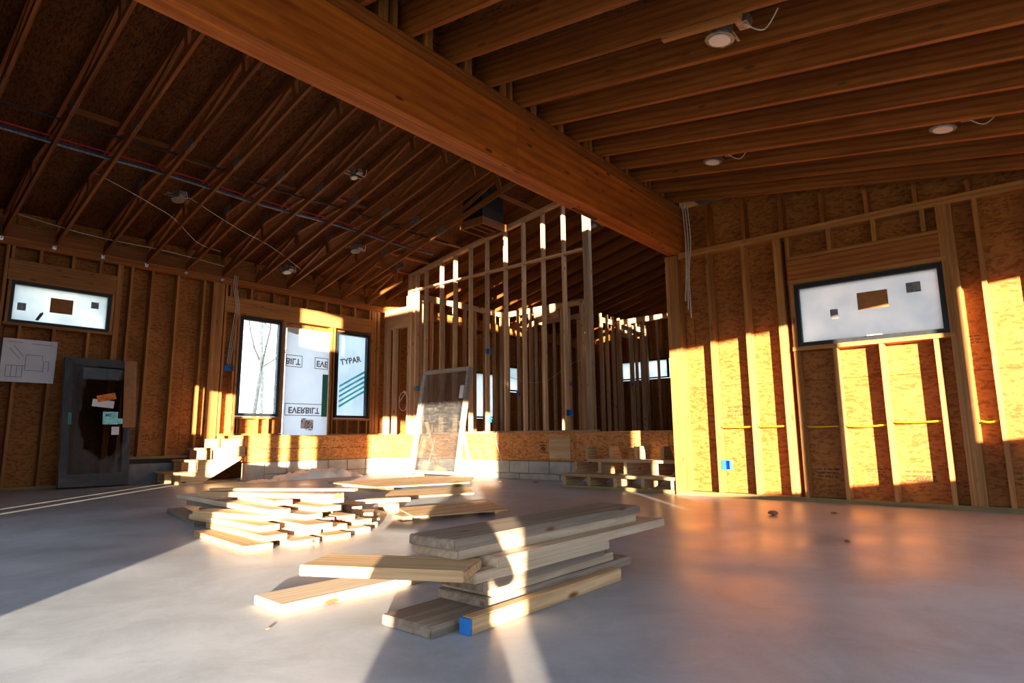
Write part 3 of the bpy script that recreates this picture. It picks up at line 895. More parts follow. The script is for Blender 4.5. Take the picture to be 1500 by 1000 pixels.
# ------------------------------------------------------------------ left ceiling: trusses and roof boards
cl = tag(empty('ceiling_left', (4, 7, 4.3)), 'left ceiling of sloping plated trusses under dark strand board', 'ceiling', kind='structure')
nl = Vector((0, SLOPE_L, 1)).normalized()
def rl(x, y, d): return Vector((x, y, zl(y))) + nl * d
def truss(x, y0, y1, detail):
    CH = 0.089
    lift = 0.2 if x > 8.3 else 0.0
    me = bpy.data.meshes.new('roof_truss')
    bm = bmesh.new()
    for d in (CH / 2 + lift, TRUSS_D - CH / 2):
        a, b = rl(0, y0, d), rl(0, y1, d)
        u = (b - a).normalized()
        vs4 = []
        for q in (a, b):
            for sx, sn in ((-1, -1), (1, -1), (1, 1), (-1, 1)):
                vs4.append(bm.verts.new(q + Vector((sx * T / 2, 0, 0)) + nl * sn * CH / 2))
        for f in ((0, 1, 2, 3), (7, 6, 5, 4), (0, 4, 5, 1), (1, 5, 6, 2), (2, 6, 7, 3), (3, 7, 4, 0)):
            bm.faces.new([vs4[i] for i in f])
    bmesh.ops.recalc_face_normals(bm, faces=bm.faces[:])
    # swap axes so that the grain follows the chord: the mesh keeps its own frame along the slope
    u = Vector((0, -1, SLOPE_L)).normalized(); side = Vector((1, 0, 0)); nn = u.cross(side)
    fr = Matrix(((u.x, side.x, nn.x, 0), (u.y, side.y, nn.y, 0), (u.z, side.z, nn.z, 0), (0, 0, 0, 1)))
    bm.transform(fr.inverted())
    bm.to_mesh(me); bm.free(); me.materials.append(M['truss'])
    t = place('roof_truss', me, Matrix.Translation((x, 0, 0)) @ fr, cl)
    box('web', t, (x - T / 2, y0 - 0.06, zl(y0) + 0.09 + lift), (x + T / 2, y0 - 0.022, zl(y0) + 0.32), M['truss'])
    n = max(1, int((y0 - y1) / 1.45))
    for i in range(n):
        ya = y0 - 0.06 - (y0 - y1 - 0.1) * i / n
        yb_ = y0 - 0.06 - (y0 - y1 - 0.1) * (i + 1) / n
        lo, hi = lift + CH - 0.004, TRUSS_D - CH + 0.004
        a, b = (rl(x, ya, lo), rl(x, yb_, hi)) if i % 2 == 0 else (rl(x, ya, hi), rl(x, yb_, lo))
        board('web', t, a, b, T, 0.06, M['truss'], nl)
        if i % 2 == 0:
            c = rl(x, yb_ + 0.12, lo); board('web', t, c, rl(x, yb_ + 0.12, hi), T, 0.08, M['truss'], (0, 1, 0))
        if detail:
            bq = rl(x, yb_, hi if i % 2 == 0 else lo) + nl * (0.035 if i % 2 == 0 else -0.035)
            for s in (-1, 1):
                board('gusset_plate', t, bq + Vector((s * (T / 2 + 0.002), 0.11, -0.11 * SLOPE_L)), bq + Vector((s * (T / 2 + 0.002), -0.11, 0.11 * SLOPE_L)), 0.003, 0.13 if i % 2 == 0 else 0.105, M['steel'], nl)
    return t
YE = 3.12
tx = [1.653 + 0.6205 * k for k in range(-3, 25)]
for i, x in enumerate(tx):
    if abs(x - 7.86) < 0.1: truss(x, YL + 0.10, 9.62, True)
    else: truss(x, YL + 0.10, YE, x < 7.6)
a = HX
while a < EX:
    yy = YL + 0.3
    j = 0
    while yy > YE - 0.1:
        y1 = max(yy - 1.22, YE - 0.12)
        c0, c1 = rl(a + 0.62, yy, TRUSS_D + 0.010), rl(a + 0.62, y1 + 0.005, TRUSS_D + 0.010)
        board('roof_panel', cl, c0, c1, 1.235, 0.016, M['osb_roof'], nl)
        yy -= 1.22
    a += 1.241
board('roof_light_seal', cl, rl(8.5, YL + 0.35, TRUSS_D + 0.024), rl(8.5, YE - 0.1, TRUSS_D + 0.024), 18.0, 0.008, M['blackmetal'], nl)  # added backing against light leaks at the left roof joints
for i, x in enumerate(tx[:-1]):
    if x > 8.2 or abs(x - 7.86) < 0.1 : continue
    for yb_, dd in ((8.36 + 0.11 * ((i * 7) % 3 - 1), TRUSS_D - 0.022),):
        if x > 7.1 or i % 4 == 2: continue
        a_, b_ = rl(x + T / 2 + 0.004, yb_, dd), rl(x + 0.6205 - T / 2 - 0.004, yb_, dd)
        board('blocking', cl, a_, b_, 0.07, T, M['truss'], nl)
    # board closing the gap over the wall plate
    board('eave_blocking', cl, (x + T / 2 + 0.003, YL + 0.05, 3.66), (x + 0.6205 - T / 2 - 0.003, YL + 0.05, 3.66), T, 0.20, M['truss'])
for i in range(1, 9):
    x = tx[i]; 
    for s in (0.0,):
        c = (x + 0.165, 9.4 - 0.35 * (i % 3), 0)
        yy = c[1]; m_ = Matrix.Translation(rl(x + 0.31, yy, TRUSS_D - 0.0002)) @ Matrix(((1, 0, 0, 0), (0, 1, 0, 0), (0, -SLOPE_L, -1, 0), (0, 0, 0, 1)))
        stamp(cl, m_, 0.3, 0.07, 2)

# zinc bolts hanging on the left top plate under the truss heels
for i, x in enumerate(tx[3:9]):
    b = tag(empty('anchor_bolt', (x - 0.03, YL - 0.02, 3.50)), 'zinc fitting on the left top plate %s' % (
        ['at the far left edge', 'over the left part of the frosted window', 'over the right part of the frosted window', 'right of the frosted window', 'above the plain studs', 'above the thick stud pack'][i]), 'bolt', 'zinc fittings along the left top plate')
    tube('shank', [(x - 0.03, YL - 0.002, 3.50), (x - 0.03, YL - 0.05, 3.50)], 0.012, M['bolt'], b, 8, n=0)
    tube('nut', [(x - 0.03, YL - 0.008, 3.50), (x - 0.03, YL - 0.035, 3.50)], 0.02, M['bolt'], b, 6, False, n=0)
    box('washer', b, (x - 0.055, YL - 0.006, 3.475), (x - 0.005, YL - 0.001, 3.525), M['bolt'])

# ------------------------------------------------------------------ unseen walls behind the camera, openings shaped to cast the sun patches
def s_x(s, y): return s + y
def south(s0, s1, z0, z1): return (s0 + WY, s1 + WY, z0, z1)
SL = math.tan(R(SUN_EL)) / math.sin(R(45))
HDR = 1.80 + SL * (1.6 - WY)
w = tag(empty('wall_south', (2, WY, 0)), 'unseen sheathed wall behind the camera with openings cut to shape the sunlight', 'wall', kind='structure')
holes = [south(2.80, 2.90, 0.57, 1.0), south(3.30, 4.80, 0.03 + SL * (2.4 - WY), HDR), south(5.2, 6.05, 0.2 + SL * (1.07 - WY), HDR), south(6.2, 7.8, 0.62 + SL * (0.0 - WY), HDR)]  # openings traced back along the sun from the lit areas
sheathing(w, 'y', WY - 0.03, 0.029, WX, XR + 0.15, 0.0, 2.705, holes, M['osb'])
sheathing(w, 'y', WY - 0.03, 0.029, WX, HX - 0.02, 2.71, 3.3, [], M['osb'])
w = tag(empty('wall_west', (WX, 0, 0)), 'unseen sheathed wall behind the camera, its patio door opening shaped for the sunlight', 'wall', kind='structure')
HDRW = 1.09 + SL * (8.33 - WX)
holes = [(WX + 0.38, WX + 2.5, 0.0, HDRW), (WX - 0.36, WX + 0.379, 0.0, HDRW), (WX - 0.8, WX - 0.359, 0.92, HDRW)]  # opening and low sill shaped to set the floor shadow edges
sheathing(w, 'x', WX - 0.03, 0.03, WY, 1.66, 0.0, 4.5, holes, M['osb'])
sheathing(w, 'x', WX - 0.03, 0.03, 1.685, 3.12, 0.0, 3.40, [(1.8, 3.06, 0.9, 1.8)], M['osb'])
w = tag(empty('wall_west_high', (HX, 6, 0)), 'unseen tall end wall of the high room with slots cut for sun patches', 'wall', kind='structure')
def west(s0, s1, z0, z1): return (HX - s1, HX - s0, z0, z1)
holes = [west(-4.5, -3.55, 2.45 + SL * 7.05, 3.2 + SL * 7.05), west(-5.55, -5.02, 0.62, 2.15), west(-6.15, -5.7, 0.62, 2.05), west(-6.45, -6.3, 1.3, 2.1),
         west(-6.10, -5.96, 0.03, 0.5), west(-6.52, -6.40, 0.03, 0.5),
         west(-4.85, -4.5, 0.86, 1.4), west(-4.32, -4.14, 0.86, 1.4), west(-3.95, -3.62, 0.86, 1.4)]
sheathing(w, 'x', HX - 0.03, 0.03, 3.14, YL + 0.2, 0.0, 6.0, holes, M['osb'])  # slots set along the sun's path to light stairs, rim and wall
w = tag(empty('wall_jog', (-1, 3.1, 0)), 'unseen return wall added to block the sun, with slots for sun patches', 'wall', kind='structure')
sheathing(w, 'y', 3.135, 0.012, WX, HX - 0.06, 0.0, 6.0, [(-1.37, -0.42, 2.45 + SL * 7.67, 3.2 + SL * 7.67), (-1.72, -0.45, 0.85, 1.7)], M['osb'])  # added blocker; its two slots let through the wall and rim patches

# ------------------------------------------------------------------ wooden steps by the right wall post
st = tag(empty('wooden_steps', (6.95, 4.0, 0)), 'three tier wooden steps beside the right wall post', 'steps')
SX, RUN, RISE = 6.63, 0.285, 0.178
ys = [3.235, 3.62, 4.0, 4.38, 4.76]
for y in ys:
    prof = [(SX + 0.02, 0.042), (SX + 0.02, RISE - 0.03), (SX + RUN, RISE - 0.03), (SX + RUN, 2 * RISE - 0.03), (SX + 2 * RUN, 2 * RISE - 0.03), (SX + 2 * RUN, 3 * RISE - 0.01), (SX + 2 * RUN + 0.17, 3 * RISE - 0.01), (SX + 2 * RUN + 0.3, 0.30), (SX + 2 * RUN + 0.3, 0.2), (SX + 0.30, 0.042)]
    prism('stringer', prof, 1, y - 0.022, y + 0.022, M['scrap'], st)
box('base_plate', st, (SX + 0.01, 3.2, 0.002), (SX + 0.10, 4.79, 0.040), M['treated'])
box('tread', st, (SX - 0.01, 3.19, RISE - 0.029), (SX + RUN + 0.01, 4.80, RISE + 0.006), M['scrap'])
box('tread', st, (SX + RUN - 0.02, 3.19, 2 * RISE - 0.029), (SX + 2 * RUN + 0.01, 4.62, 2 * RISE + 0.006), M['scrap'])

# ------------------------------------------------------------------ wooden stairs against the left wall
st = tag(empty('wooden_stairs', (4.3, 10.2, 0)), 'small wooden stairs climbing to the platform at the left wall', 'stairs')
X0, X1 = 3.84, 4.785
n = 4
run = (X1 - X0) / n
for y in (9.80, 10.10, 10.40, 10.70):
    prof = [(X0 + 0.02, 0.0)]
    for k in range(n):
        prof += [(X0 + run * k + 0.02, (k + 1) * 0.178 - 0.036), (X0 + run * (k + 1) + 0.02, (k + 1) * 0.178 - 0.036)]
    prof[-1] = (X1, prof[-1][1])
    prof += [(X1, 0.36), (X0 + 0.32, 0.0)]
    prism('stringer', prof, 1, y - 0.02, y + 0.02, M['scrap'], st)
for k in range(3):
    z = (k + 1) * 0.178
    box('tread', st, (X0 + run * k - 0.01, 9.77 + 0.04 * k, z - 0.034), (X0 + run * (k + 1) + 0.015, 10.74, z), M['scrap'])
    box('riser_block', st, (X0 + run * k + 0.001, 9.83 + 0.02 * k, z - 0.175), (X0 + run * k + 0.018, 10.05, z - 0.036), M['scrap'])
box('side_block', st, (4.45, 9.70, 0.40), (4.78, 9.778, 0.56), M['scrap'])

# ------------------------------------------------------------------ stack of planks in the foreground
def plank(label, x0, x1, y0, y1, lvl, mat, rot=0.0, h=0.037, grp='planks of the foreground stack'):
    c = Vector(((x0 + x1) / 2, (y0 + y1) / 2, lvl)); l, wd = x1 - x0, y1 - y0
    me = bpy.data.meshes.new('plank'); bm = bmesh.new(); bmesh.ops.create_cube(bm, size=1)
    for v in bm.verts: v.co = Vector((v.co.x * l, v.co.y * wd, v.co.z * h))
    bmesh.ops.bevel(bm, geom=bm.edges[:], offset=0.004, segments=2, affect='EDGES')
    rnd = random.Random(int(x0 * 1000 + lvl * 100))
    for v in bm.verts:
        if abs(v.co.x) > l / 2 - 0.01: v.co.x += rnd.uniform(-0.002, 0.002)
    bm.to_mesh(me); bm.free(); me.materials.append(mat)
    o = place('plank', me, Matrix.Translation(c + Vector((0, 0, h / 2))) @ Matrix.Rotation(rot, 4, 'Z'), None)
    return tag(o, label, 'plank', grp)
Lh = 0.038
plank('long plank on the floor sticking out at the left of the stack', 1.29, 2.35, 2.235, 2.465, 0.0005, M['plank'], R(-2))
bp = plank('broad plank on the floor at the near front of the stack', 1.45, 2.55, 1.60, 1.86, 0.0005, M['plank_dark'], R(0.5))
cp = plank('narrow strip with a blue painted end lying along the front', 1.565, 2.575, 1.524, 1.572, 0.0005, M['scrap'], R(0.6), 0.055)
be = box('painted_end', cp, (1.5555, 1.518, 0.002), (1.5645, 1.567, 0.054), M['blue'])
plank('weathered plank in the second layer, poking out at the right', 1.73, 2.76, 1.585, 1.865, Lh, M['plank_dark'], R(-0.4))
plank('knotty pale plank in the third layer of the stack', 1.75, 2.62, 1.595, 1.865, 2 * Lh, M['plank'], R(0.3))
plank('dark dusty plank in the middle layer of the stack', 1.66, 2.50, 1.565, 1.80, 3 * Lh, M['plank_dark'], R(1.0))
plank('thin pale plank under the long crossing boards', 1.61, 2.49, 1.54, 1.77, 4 * Lh, M['plank'], R(-0.6))
plank('short plank lying askew, its end jutting out left', 1.14, 1.74, 1.68, 1.90, 5 * Lh, M['scrap'], R(-62))
plank('longest plank near the top, reaching out at the right', 1.72, 3.05, 1.535, 1.72, 5 * Lh, M['plank'], R(0.4))
plank('pale plank just below the top one with growth rings', 1.59, 2.86, 1.605, 1.84, 6 * Lh, M['plank'], R(-0.3))
plank('topmost grey dusty plank of the foreground stack', 1.56, 2.91, 1.60, 1.845, 7 * Lh, M['plank_dark'], R(0.3))

# ------------------------------------------------------------------ scattered pile of cut offs behind it
def offcut(label, near, far, z, wd, mat, h=0.037, tiltz=0.0, grp='offcuts in the scrap lumber pile'):
    rnd = random.Random(label)
    lv = z / 0.038
    jit = 0.0 if lv < 0.5 or near[0] > 2.9 else min(0.16, 0.035 * lv)
    dx_ = rnd.uniform(-jit, jit); dy_ = rnd.uniform(-1.6 * jit, 1.6 * jit)
    near = (near[0] + dx_ * 0.5, near[1] + dy_); far = (far[0] - dx_, far[1] + rnd.uniform(-3 * jit, 3 * jit))
    a = Vector((near[0], near[1], z + h / 2 + 0.0005)); b = Vector((far[0], far[1], z + h / 2 + tiltz + 0.0005))
    o = board('offcut_board', None, a, b, wd, h, mat, (0, 0, 1), 0.003)
    return tag(o, label, 'board', grp)
S, P_ = M['scrap'], M['plank']
# bottom layer
offcut('dark board flat on the floor at the left edge of the pile', (2.16, 4.98), (2.42, 6.20), 0, 0.14, M['plank_dark'])
offcut('second shaded board on the floor, behind the leftmost', (2.52, 5.0), (2.62, 6.05), 0, 0.10, M['plank_dark'])
offcut('wide sunlit board at the front left corner of the pile', (1.90, 3.62), (1.99, 4.52), 0, 0.18, S)
offcut('sunlit floor board under the pile front', (2.18, 3.56), (2.22, 4.85), 0, 0.19, P_)
offcut('floor board under the middle of the pile', (2.43, 3.58), (2.46, 4.95), 0, 0.19, S)
offcut('floor board under the right of the pile', (2.68, 3.70), (2.76, 5.1), 0, 0.19, P_)
offcut('outer floor board at the right edge of the pile', (2.90, 3.86), (2.96, 4.8), 0, 0.12, S)
# second layer
offcut('thick block end in the second layer at the front', (2.04, 3.66), (2.07, 4.68), Lh, 0.15, S)
offcut('second layer board with a crooked end', (2.29, 3.64), (2.26, 5.2), Lh, 0.14, P_)
offcut('second layer board near the middle', (2.52, 3.68), (2.50, 5.0), Lh, 0.18, S)
offcut('second layer board at the right side', (2.80, 3.80), (2.72, 5.0), Lh, 0.14, S)
# third layer
offcut('third layer board jutting to the left', (2.10, 3.78), (2.04, 4.82), 2 * Lh, 0.14, S)
offcut('third layer board lit along its face', (2.31, 3.72), (2.38, 5.3), 2 * Lh, 0.18, S)
offcut('third layer narrow stick', (2.50, 3.80), (2.56, 5.0), 2 * Lh, 0.09, P_)
offcut('third layer square end at the right', (2.72, 3.88), (2.62, 5.0), 2 * Lh, 0.14, S)
# fourth layer
offcut('fourth layer board reaching far left', (2.20, 3.86), (2.13, 4.95), 3 * Lh, 0.18, S)
offcut('fourth layer board with shaded far end', (2.42, 3.84), (2.30, 5.45), 3 * Lh, 0.14, M['plank_dark'])
offcut('fourth layer board at the right', (2.63, 3.92), (2.66, 5.0), 3 * Lh, 0.18, S)
# fifth layer and loose top ones
offcut('fifth layer board running towards the stairs', (2.30, 3.95), (2.22, 5.5), 4 * Lh, 0.14, P_)
offcut('fifth layer board in full sun', (2.52, 3.95), (2.60, 5.3), 4 * Lh, 0.18, S)
offcut('long top board with its dark left end in shade', (2.44, 4.05), (2.32, 5.75), 5 * Lh, 0.14, S)
offcut('top board crossing at an angle with a slanting dark edge', (2.62, 3.84), (2.25, 4.95), 6 * Lh, 0.14, S)
offcut('highest board at the back of the pile', (2.72, 4.10), (2.58, 5.45), 5 * Lh, 0.16, P_)
offcut('slim lath thrown across the top of the pile', (2.85, 4.15), (2.20, 4.75), 7 * Lh, 0.06, S, 0.02)
# loose pieces to the right of the pile
offcut('orange lit board lying crosswise right of the pile', (3.85, 4.55), (3.12, 4.92), 0.075, 0.10, S)
offcut('short block carrying the orange crosswise board', (3.30, 4.60), (3.42, 4.92), 0, 0.09, S, 0.074)
offcut('second short block under the crosswise board', (3.62, 4.48), (3.72, 4.78), 0, 0.09, S, 0.074)
offcut('pair of short cut ends on the floor, left one', (3.06, 4.04), (3.3, 4.35), 0, 0.09, P_)
offcut('short cut end stacked over the left floor piece', (3.05, 4.12), (3.22, 4.32), Lh, 0.10, S)
offcut('small cut end nearest to the plywood sheet', (3.30, 3.92), (3.36, 4.12), 0, 0.09, S)
offcut('stray board behind the pile beside the plywood sheets', (4.0, 5.75), (3.35, 6.35), 0, 0.14, P_)

# sheets of plywood lying on the floor between the pile and the platform
def sheet(label, pts, z, h, mat, name='plywood_sheet'):
    o = prism(name, pts, 2, z, z + h, mat)
    return tag(o, label, 'plywood', 'plywood sheets on the floor')
sheet('large sunlit plywood sheet lying flat before the wrapped pane', [(5.0, 7.65), (4.85, 6.35), (6.1, 5.95), (6.85, 6.6), (6.75, 7.5)], 0.0405, 0.018, M['ply'])
sheet('thin plywood offcut sheet under the large one', [(4.85, 6.15), (4.3, 5.5), (5.3, 5.1), (5.95, 5.85)], 0.0005, 0.018, M['ply'])
offcut('flat bearer under the left edge of the plywood sheet', (5.15, 6.45), (5.2, 7.55), 0, 0.09, P_)
offcut('flat bearer under the right edge of the plywood sheet', (6.5, 6.6), (6.45, 7.4), 0, 0.09, P_)
sh = sheet('thin dark edged panel with shadow gap right of the pile', [(3.55, 4.35), (3.25, 3.78), (4.05, 3.50), (4.5, 4.15)], 0.0405, 0.012, M['ply'])
offcut('small bearer lifting the dark edged panel', (3.55, 3.98), (3.65, 4.22), 0, 0.09, P_)
offcut('second bearer lifting the dark edged panel', (4.1, 3.75), (4.25, 4.0), 0, 0.09, P_)

# crumpled white wrap by the footing
def crumple(name, label, cx, cy, lx, ly, h, seed):
    vs_, fs = [], []
    n1, n2 = 34, 12
    for i in range(n1 + 1):
        for j in range(n2 + 1):
            u, v = i / n1 * 2 - 1, j / n2 * 2 - 1
            env = max(0.0, 1 - u * u) ** 0.4 * max(0.0, 1 - v * v) ** 0.6
            q = Vector((u * 3.2 + seed, v * 1.6, seed * 0.3))
            z = 0.002 + env * h * (0.55 + 0.55 * noise.noise(q * 1.7) + 0.35 * abs(noise.noise(q * 4.3)))
            vs_.append((cx + u * lx / 2 * (1 + 0.10 * noise.noise(q * 2)), cy + v * ly / 2 * (1 + 0.3 * noise.noise(q * 1.3 + Vector((4, 0, 0)))), max(0.002, z)))
    for i in range(n1):
        for j in range(n2):
            a = i * (n2 + 1) + j; fs.append([a, a + n2 + 1, a + n2 + 2, a + 1])
    o = mesh_obj(name, vs_, fs, M['plastic'], smooth=True)
    tag(o, label, 'plastic wrap')
crumple('plastic_wrap', 'crumpled white plastic wrap lying along the block footing', 5.95, 9.42, 1.5, 0.42, 0.20, 2.1)
crumple('plastic_wrap', 'flat white wrap scrap with dark printing left of the crumpled roll', 4.92, 9.36, 0.4, 0.3, 0.05, 5.3)

# ------------------------------------------------------------------ window unit in stretch film leaning by the platform
wu = tag(empty('wrapped_window', (7.1, 7.66, 0.0)), 'window unit bound in streaky stretch film standing before the platform', 'window unit')
A = Vector((6.98, 8.24, 0.062)); B = Vector((6.98, 7.08, 0.062)); tilt = Vector((0.30, -0.0, 1.77))
nrm = Vector((-1.77, 0, 0.30)).normalized()
th = 0.085
def wb_(n, p0, p1, wd, mat): return board(n, wu, p0, p1, wd, th, mat, nrm)
fw = 0.05
dirY = (B - A).normalized(); dirZ = tilt.normalized(); Ht = tilt.length; Wd = (B - A).length
def wp(u, v, d=0.0): return A + dirY * u + dirZ * v - nrm * d
wb_('frame_stile', wp(fw / 2, 0), wp(fw / 2, Ht), fw, M['greyframe'])
wb_('frame_stile', wp(Wd - fw / 2, 0), wp(Wd - fw / 2, Ht), fw, M['greyframe'])
wb_('frame_rail', wp(fw, fw / 2), wp(Wd - fw, fw / 2), fw, M['greyframe'])
wb_('frame_rail', wp(fw, Ht - fw / 2), wp(Wd - fw, Ht - fw / 2), fw, M['greyframe'])
board('pane', wu, wp(fw, Ht / 2), wp(Wd - fw, Ht / 2), Ht - 2 * fw, 0.008, M['glass'], nrm)
vs_, fs = [], []
for k, off in enumerate((0.052, -0.052)):
    n1, n2 = 10, 26
    base = len(vs_)
    for j in range(n2 + 1):
        for i in range(n1 + 1):
            u, v = Wd * i / n1, Ht * j / n2
            q = wp(u, v) + nrm * (off + math.copysign(0.010 * abs(noise.noise(Vector((u * 2, v * 9, k * 5)))), off))
            vs_.append(q)
    for j in range(n2):
        for i in range(n1):
            a = base + j * (n1 + 1) + i; fs.append([a, a + 1, a + n1 + 2, a + n1 + 1])
n1, n2 = 10, 26; nn_ = (n1 + 1) * (n2 + 1)
for j in range(n2):
    for i in (0, n1):
        a = j * (n1 + 1) + i; fs.append([a, a + n1 + 1, nn_ + a + n1 + 1, nn_ + a])
mesh_obj('stretch_film', vs_, fs, M['shrink_streak'], wu, smooth=True)
for u in (0.16, Wd - 0.16):
    b0 = wp(u, 0.9, 0.06); 
    board('prop', wu, b0, (7.50, b0.y, 0.02), 0.05, 0.038, M['scrap'], (0, 1, 0))
for u in (0.1, Wd - 0.1):
    c = wp(u, -0.03)
    box('foot', wu, (c.x - 0.16, c.y - 0.045, 0.002), (c.x + 0.2, c.y + 0.045, 0.055), M['scrap'])
board('label', wu, wp(Wd - 0.19, Ht - 0.42, -0.006), wp(Wd - 0.10, Ht - 0.42, -0.006), 0.22, 0.002, M['foam_solid'], nrm)

# ------------------------------------------------------------------ wrapped door unit leaning on the left wall
du = tag(empty('wrapped_door', (2.9, 10.5, 0)), 'dark framed glazed door unit in torn stretch film leaning on the left wall', 'door unit')
A2 = Vector((2.50, 10.46, 0.012)); wdt2 = 0.87
dz2 = Vector((-0.012, 0.25, 1.87)); Ht2 = dz2.length; dz2n = dz2.normalized(); dx2 = Vector((1, 0, 0))
n2v = dx2.cross(dz2n).normalized()
if n2v.y > 0: n2v = -n2v
def dpnt(u, v, d=0.0): return A2 + dx2 * u + dz2n * v + n2v * d
fw = 0.095
board('frame_stile', du, dpnt(fw / 2, 0), dpnt(fw / 2, Ht2), fw, 0.1, M['black'], n2v)
board('frame_stile', du, dpnt(wdt2 - fw / 2, 0), dpnt(wdt2 - fw / 2, Ht2), fw, 0.1, M['black'], n2v)
board('frame_rail', du, dpnt(fw, 0.09), dpnt(wdt2 - fw, 0.09), 0.18, 0.1, M['black'], n2v)
board('frame_rail', du, dpnt(fw, Ht2 - 0.06), dpnt(wdt2 - fw, Ht2 - 0.06), 0.12, 0.1, M['black'], n2v)
board('pane', du, dpnt(fw, Ht2 / 2), dpnt(wdt2 - fw, Ht2 / 2), Ht2 - 0.25, 0.01, M['glass_dark'], n2v)
board('cardboard_corner', du, dpnt(wdt2 - 0.02, Ht2 * 0.45, 0.056), dpnt(wdt2 - 0.02, Ht2 * 1.0, 0.056), 0.17, 0.006, M['card'], n2v)
board('leaflet', du, dpnt(0.36, 1.22, 0.052), dpnt(0.64, 1.19, 0.052), 0.11, 0.002, M['paper'], n2v)
board('leaflet', du, dpnt(0.42, 1.27, 0.055), dpnt(0.66, 1.33, 0.055), 0.10, 0.002, M['orange_print'], n2v)
board('label', du, dpnt(0.50, 0.99, 0.052), dpnt(0.70, 0.99, 0.052), 0.19, 0.002, M['cyan_print'], n2v)
board('label', du, dpnt(0.70, 0.945, 0.052), dpnt(0.78, 0.945, 0.052), 0.08, 0.002, M['cyan_print'], n2v)
board('label', du, dpnt(0.07, 0.98, 0.052), dpnt(0.11, 0.98, 0.052), 0.17, 0.002, M['green_print'], n2v)
board('label', du, dpnt(0.62, 0.80, 0.052), dpnt(0.72, 0.80, 0.052), 0.12, 0.002, M['paper'], n2v)
text_mesh('lettering', 'MS', 0.06, M['ink'], Matrix.Translation(dpnt(0.57, 1.03, 0.056)) @ facing_y(0, 0, 0), du)
vs_, fs = [], []
n1, n2 = 22, 40
keep = {}
for j in range(n2 + 1):
    for i in range(n1 + 1):
        u, v = -0.03 + (wdt2 + 0.06) * i / n1, Ht2 * j / n2
        q = dpnt(u, v, 0.064 + 0.025 * abs(noise.noise(Vector((u * 7, v * 4, 9.1)))))
        vs_.append(q); keep[(i, j)] = (u, v)
for j in range(n2):
    for i in range(n1):
        u, v = keep[(i, j)]
        du_ = (u - 0.50) / 0.33; dv_ = (v - 1.0) / (0.62 if v < 1.0 else 0.75)
        if du_ * du_ + dv_ * dv_ < 1 + 0.25 * noise.noise(Vector((u * 5, v * 5, 3))): continue     # the film is torn open here
        a = j * (n1 + 1) + i; fs.append([a, a + 1, a + n1 + 2, a + n1 + 1])
M['shrink2'] = shrink_mat('wrinkled_stretch_film', 0.10, (1, 1, 1), 0.14, 0.5)
mesh_obj('stretch_film', vs_, fs, M['shrink2'], du, smooth=True)
for pts in ([(0.0, 0.78), (0.12, 0.55), (0.3, 0.40), (0.5, 0.36), (0.7, 0.42), (0.84, 0.62)], [(0.02, 0.70), (0.2, 0.38), (0.45, 0.30), (0.72, 0.36), (0.86, 0.56)],
            [(0.05, 1.86), (0.2, 1.72), (0.36, 1.60), (0.6, 1.585), (0.9, 1.60)], [(0.02, 1.8), (0.1, 1.55), (0.16, 1.3), (0.1, 1.15), (0.08, 0.9)], [(0.06, 1.8), (0.15, 1.5), (0.19, 1.32), (0.14, 1.2)], [(0.02, 0.24), (0.4, 0.21), (0.85, 0.24)], [(0.02, 0.13), (0.5, 0.15), (0.85, 0.12)]):
    tube('film_fold', [dpnt(u, v, 0.088) for u, v in pts], 0.006, M['shrink2'], du, 5)
# a loose strip of film hanging off the right edge
vs_, fs = [], []
for j in range(19):
    t = j / 18; c = dpnt(wdt2 + 0.02 + 0.16 * t + 0.03 * math.sin(t * 9), Ht2 * (0.86 - 0.62 * t), 0.05)
    wdd = 0.05 + 0.03 * math.sin(t * 14)
    vs_ += [c + dx2 * -wdd / 2, c + dx2 * wdd / 2 + n2v * 0.02]
fs = [[2 * j, 2 * j + 1, 2 * j + 3, 2 * j + 2] for j in range(18)]
mesh_obj('loose_film', vs_, fs, M['shrink2'], du, smooth=True)

# ------------------------------------------------------------------ floor plan sheet pinned to the left studs
bp = tag(empty('blueprint_sheet', (2.08, YL - 0.01, 1.5)), 'large paper floor plan pinned to the left wall studs', 'blueprint')
vs_, fs = [], []
for j in range(9):
    for i in range(13):
        x = 1.78 + 0.62 * i / 12; z = 1.49 + 0.61 * j / 8
        vs_.append((x, YL - 0.012 - 0.012 * noise.noise(Vector((x * 4, z * 3, 0))) - (0.03 if i == 12 and j > 4 else 0), z))
for j in range(8):
    for i in range(12):
        a = j * 13 + i; fs.append([a, a + 1, a + 14, a + 13])
mesh_obj('paper', vs_, fs, M['paper'], bp, smooth=True)
def pen(x0, z0, x1, z1, t=0.005):
    board('plan_line', bp, (x0, YL - 0.027, z0), (x1, YL - 0.027, z1), 0.001, t, M['ink'], (0, 0, 1) if abs(z1 - z0) < 0.5 * abs(x1 - x0) else (1, 0, 0))
for a in ((2.05, 1.88, 2.24, 1.88), (2.05, 1.88, 2.05, 1.66), (2.05, 1.66, 2.26, 1.66), (2.26, 1.80, 2.26, 1.64), (2.26, 1.80, 2.32, 1.80), (2.32, 1.80, 2.32, 1.66), (2.24, 1.88, 2.24, 1.80),
          (1.84, 1.72, 2.05, 1.72), (1.84, 1.72, 1.84, 1.56), (1.84, 1.56, 2.02, 1.56), (2.02, 1.72, 2.02, 1.56), (1.90, 1.72, 1.90, 1.56), (1.96, 1.72, 1.96, 1.56), (1.86, 1.96, 1.98, 1.82), (1.90, 2.0, 2.02, 1.86), (2.1, 2.04, 2.35, 2.04), (1.84, 2.05, 2.0, 2.05)):
    pen(*a)
box('black_strip', bp, (1.755, YL - 0.016, 1.62), (1.778, YL - 0.004, 2.10), M['black'])

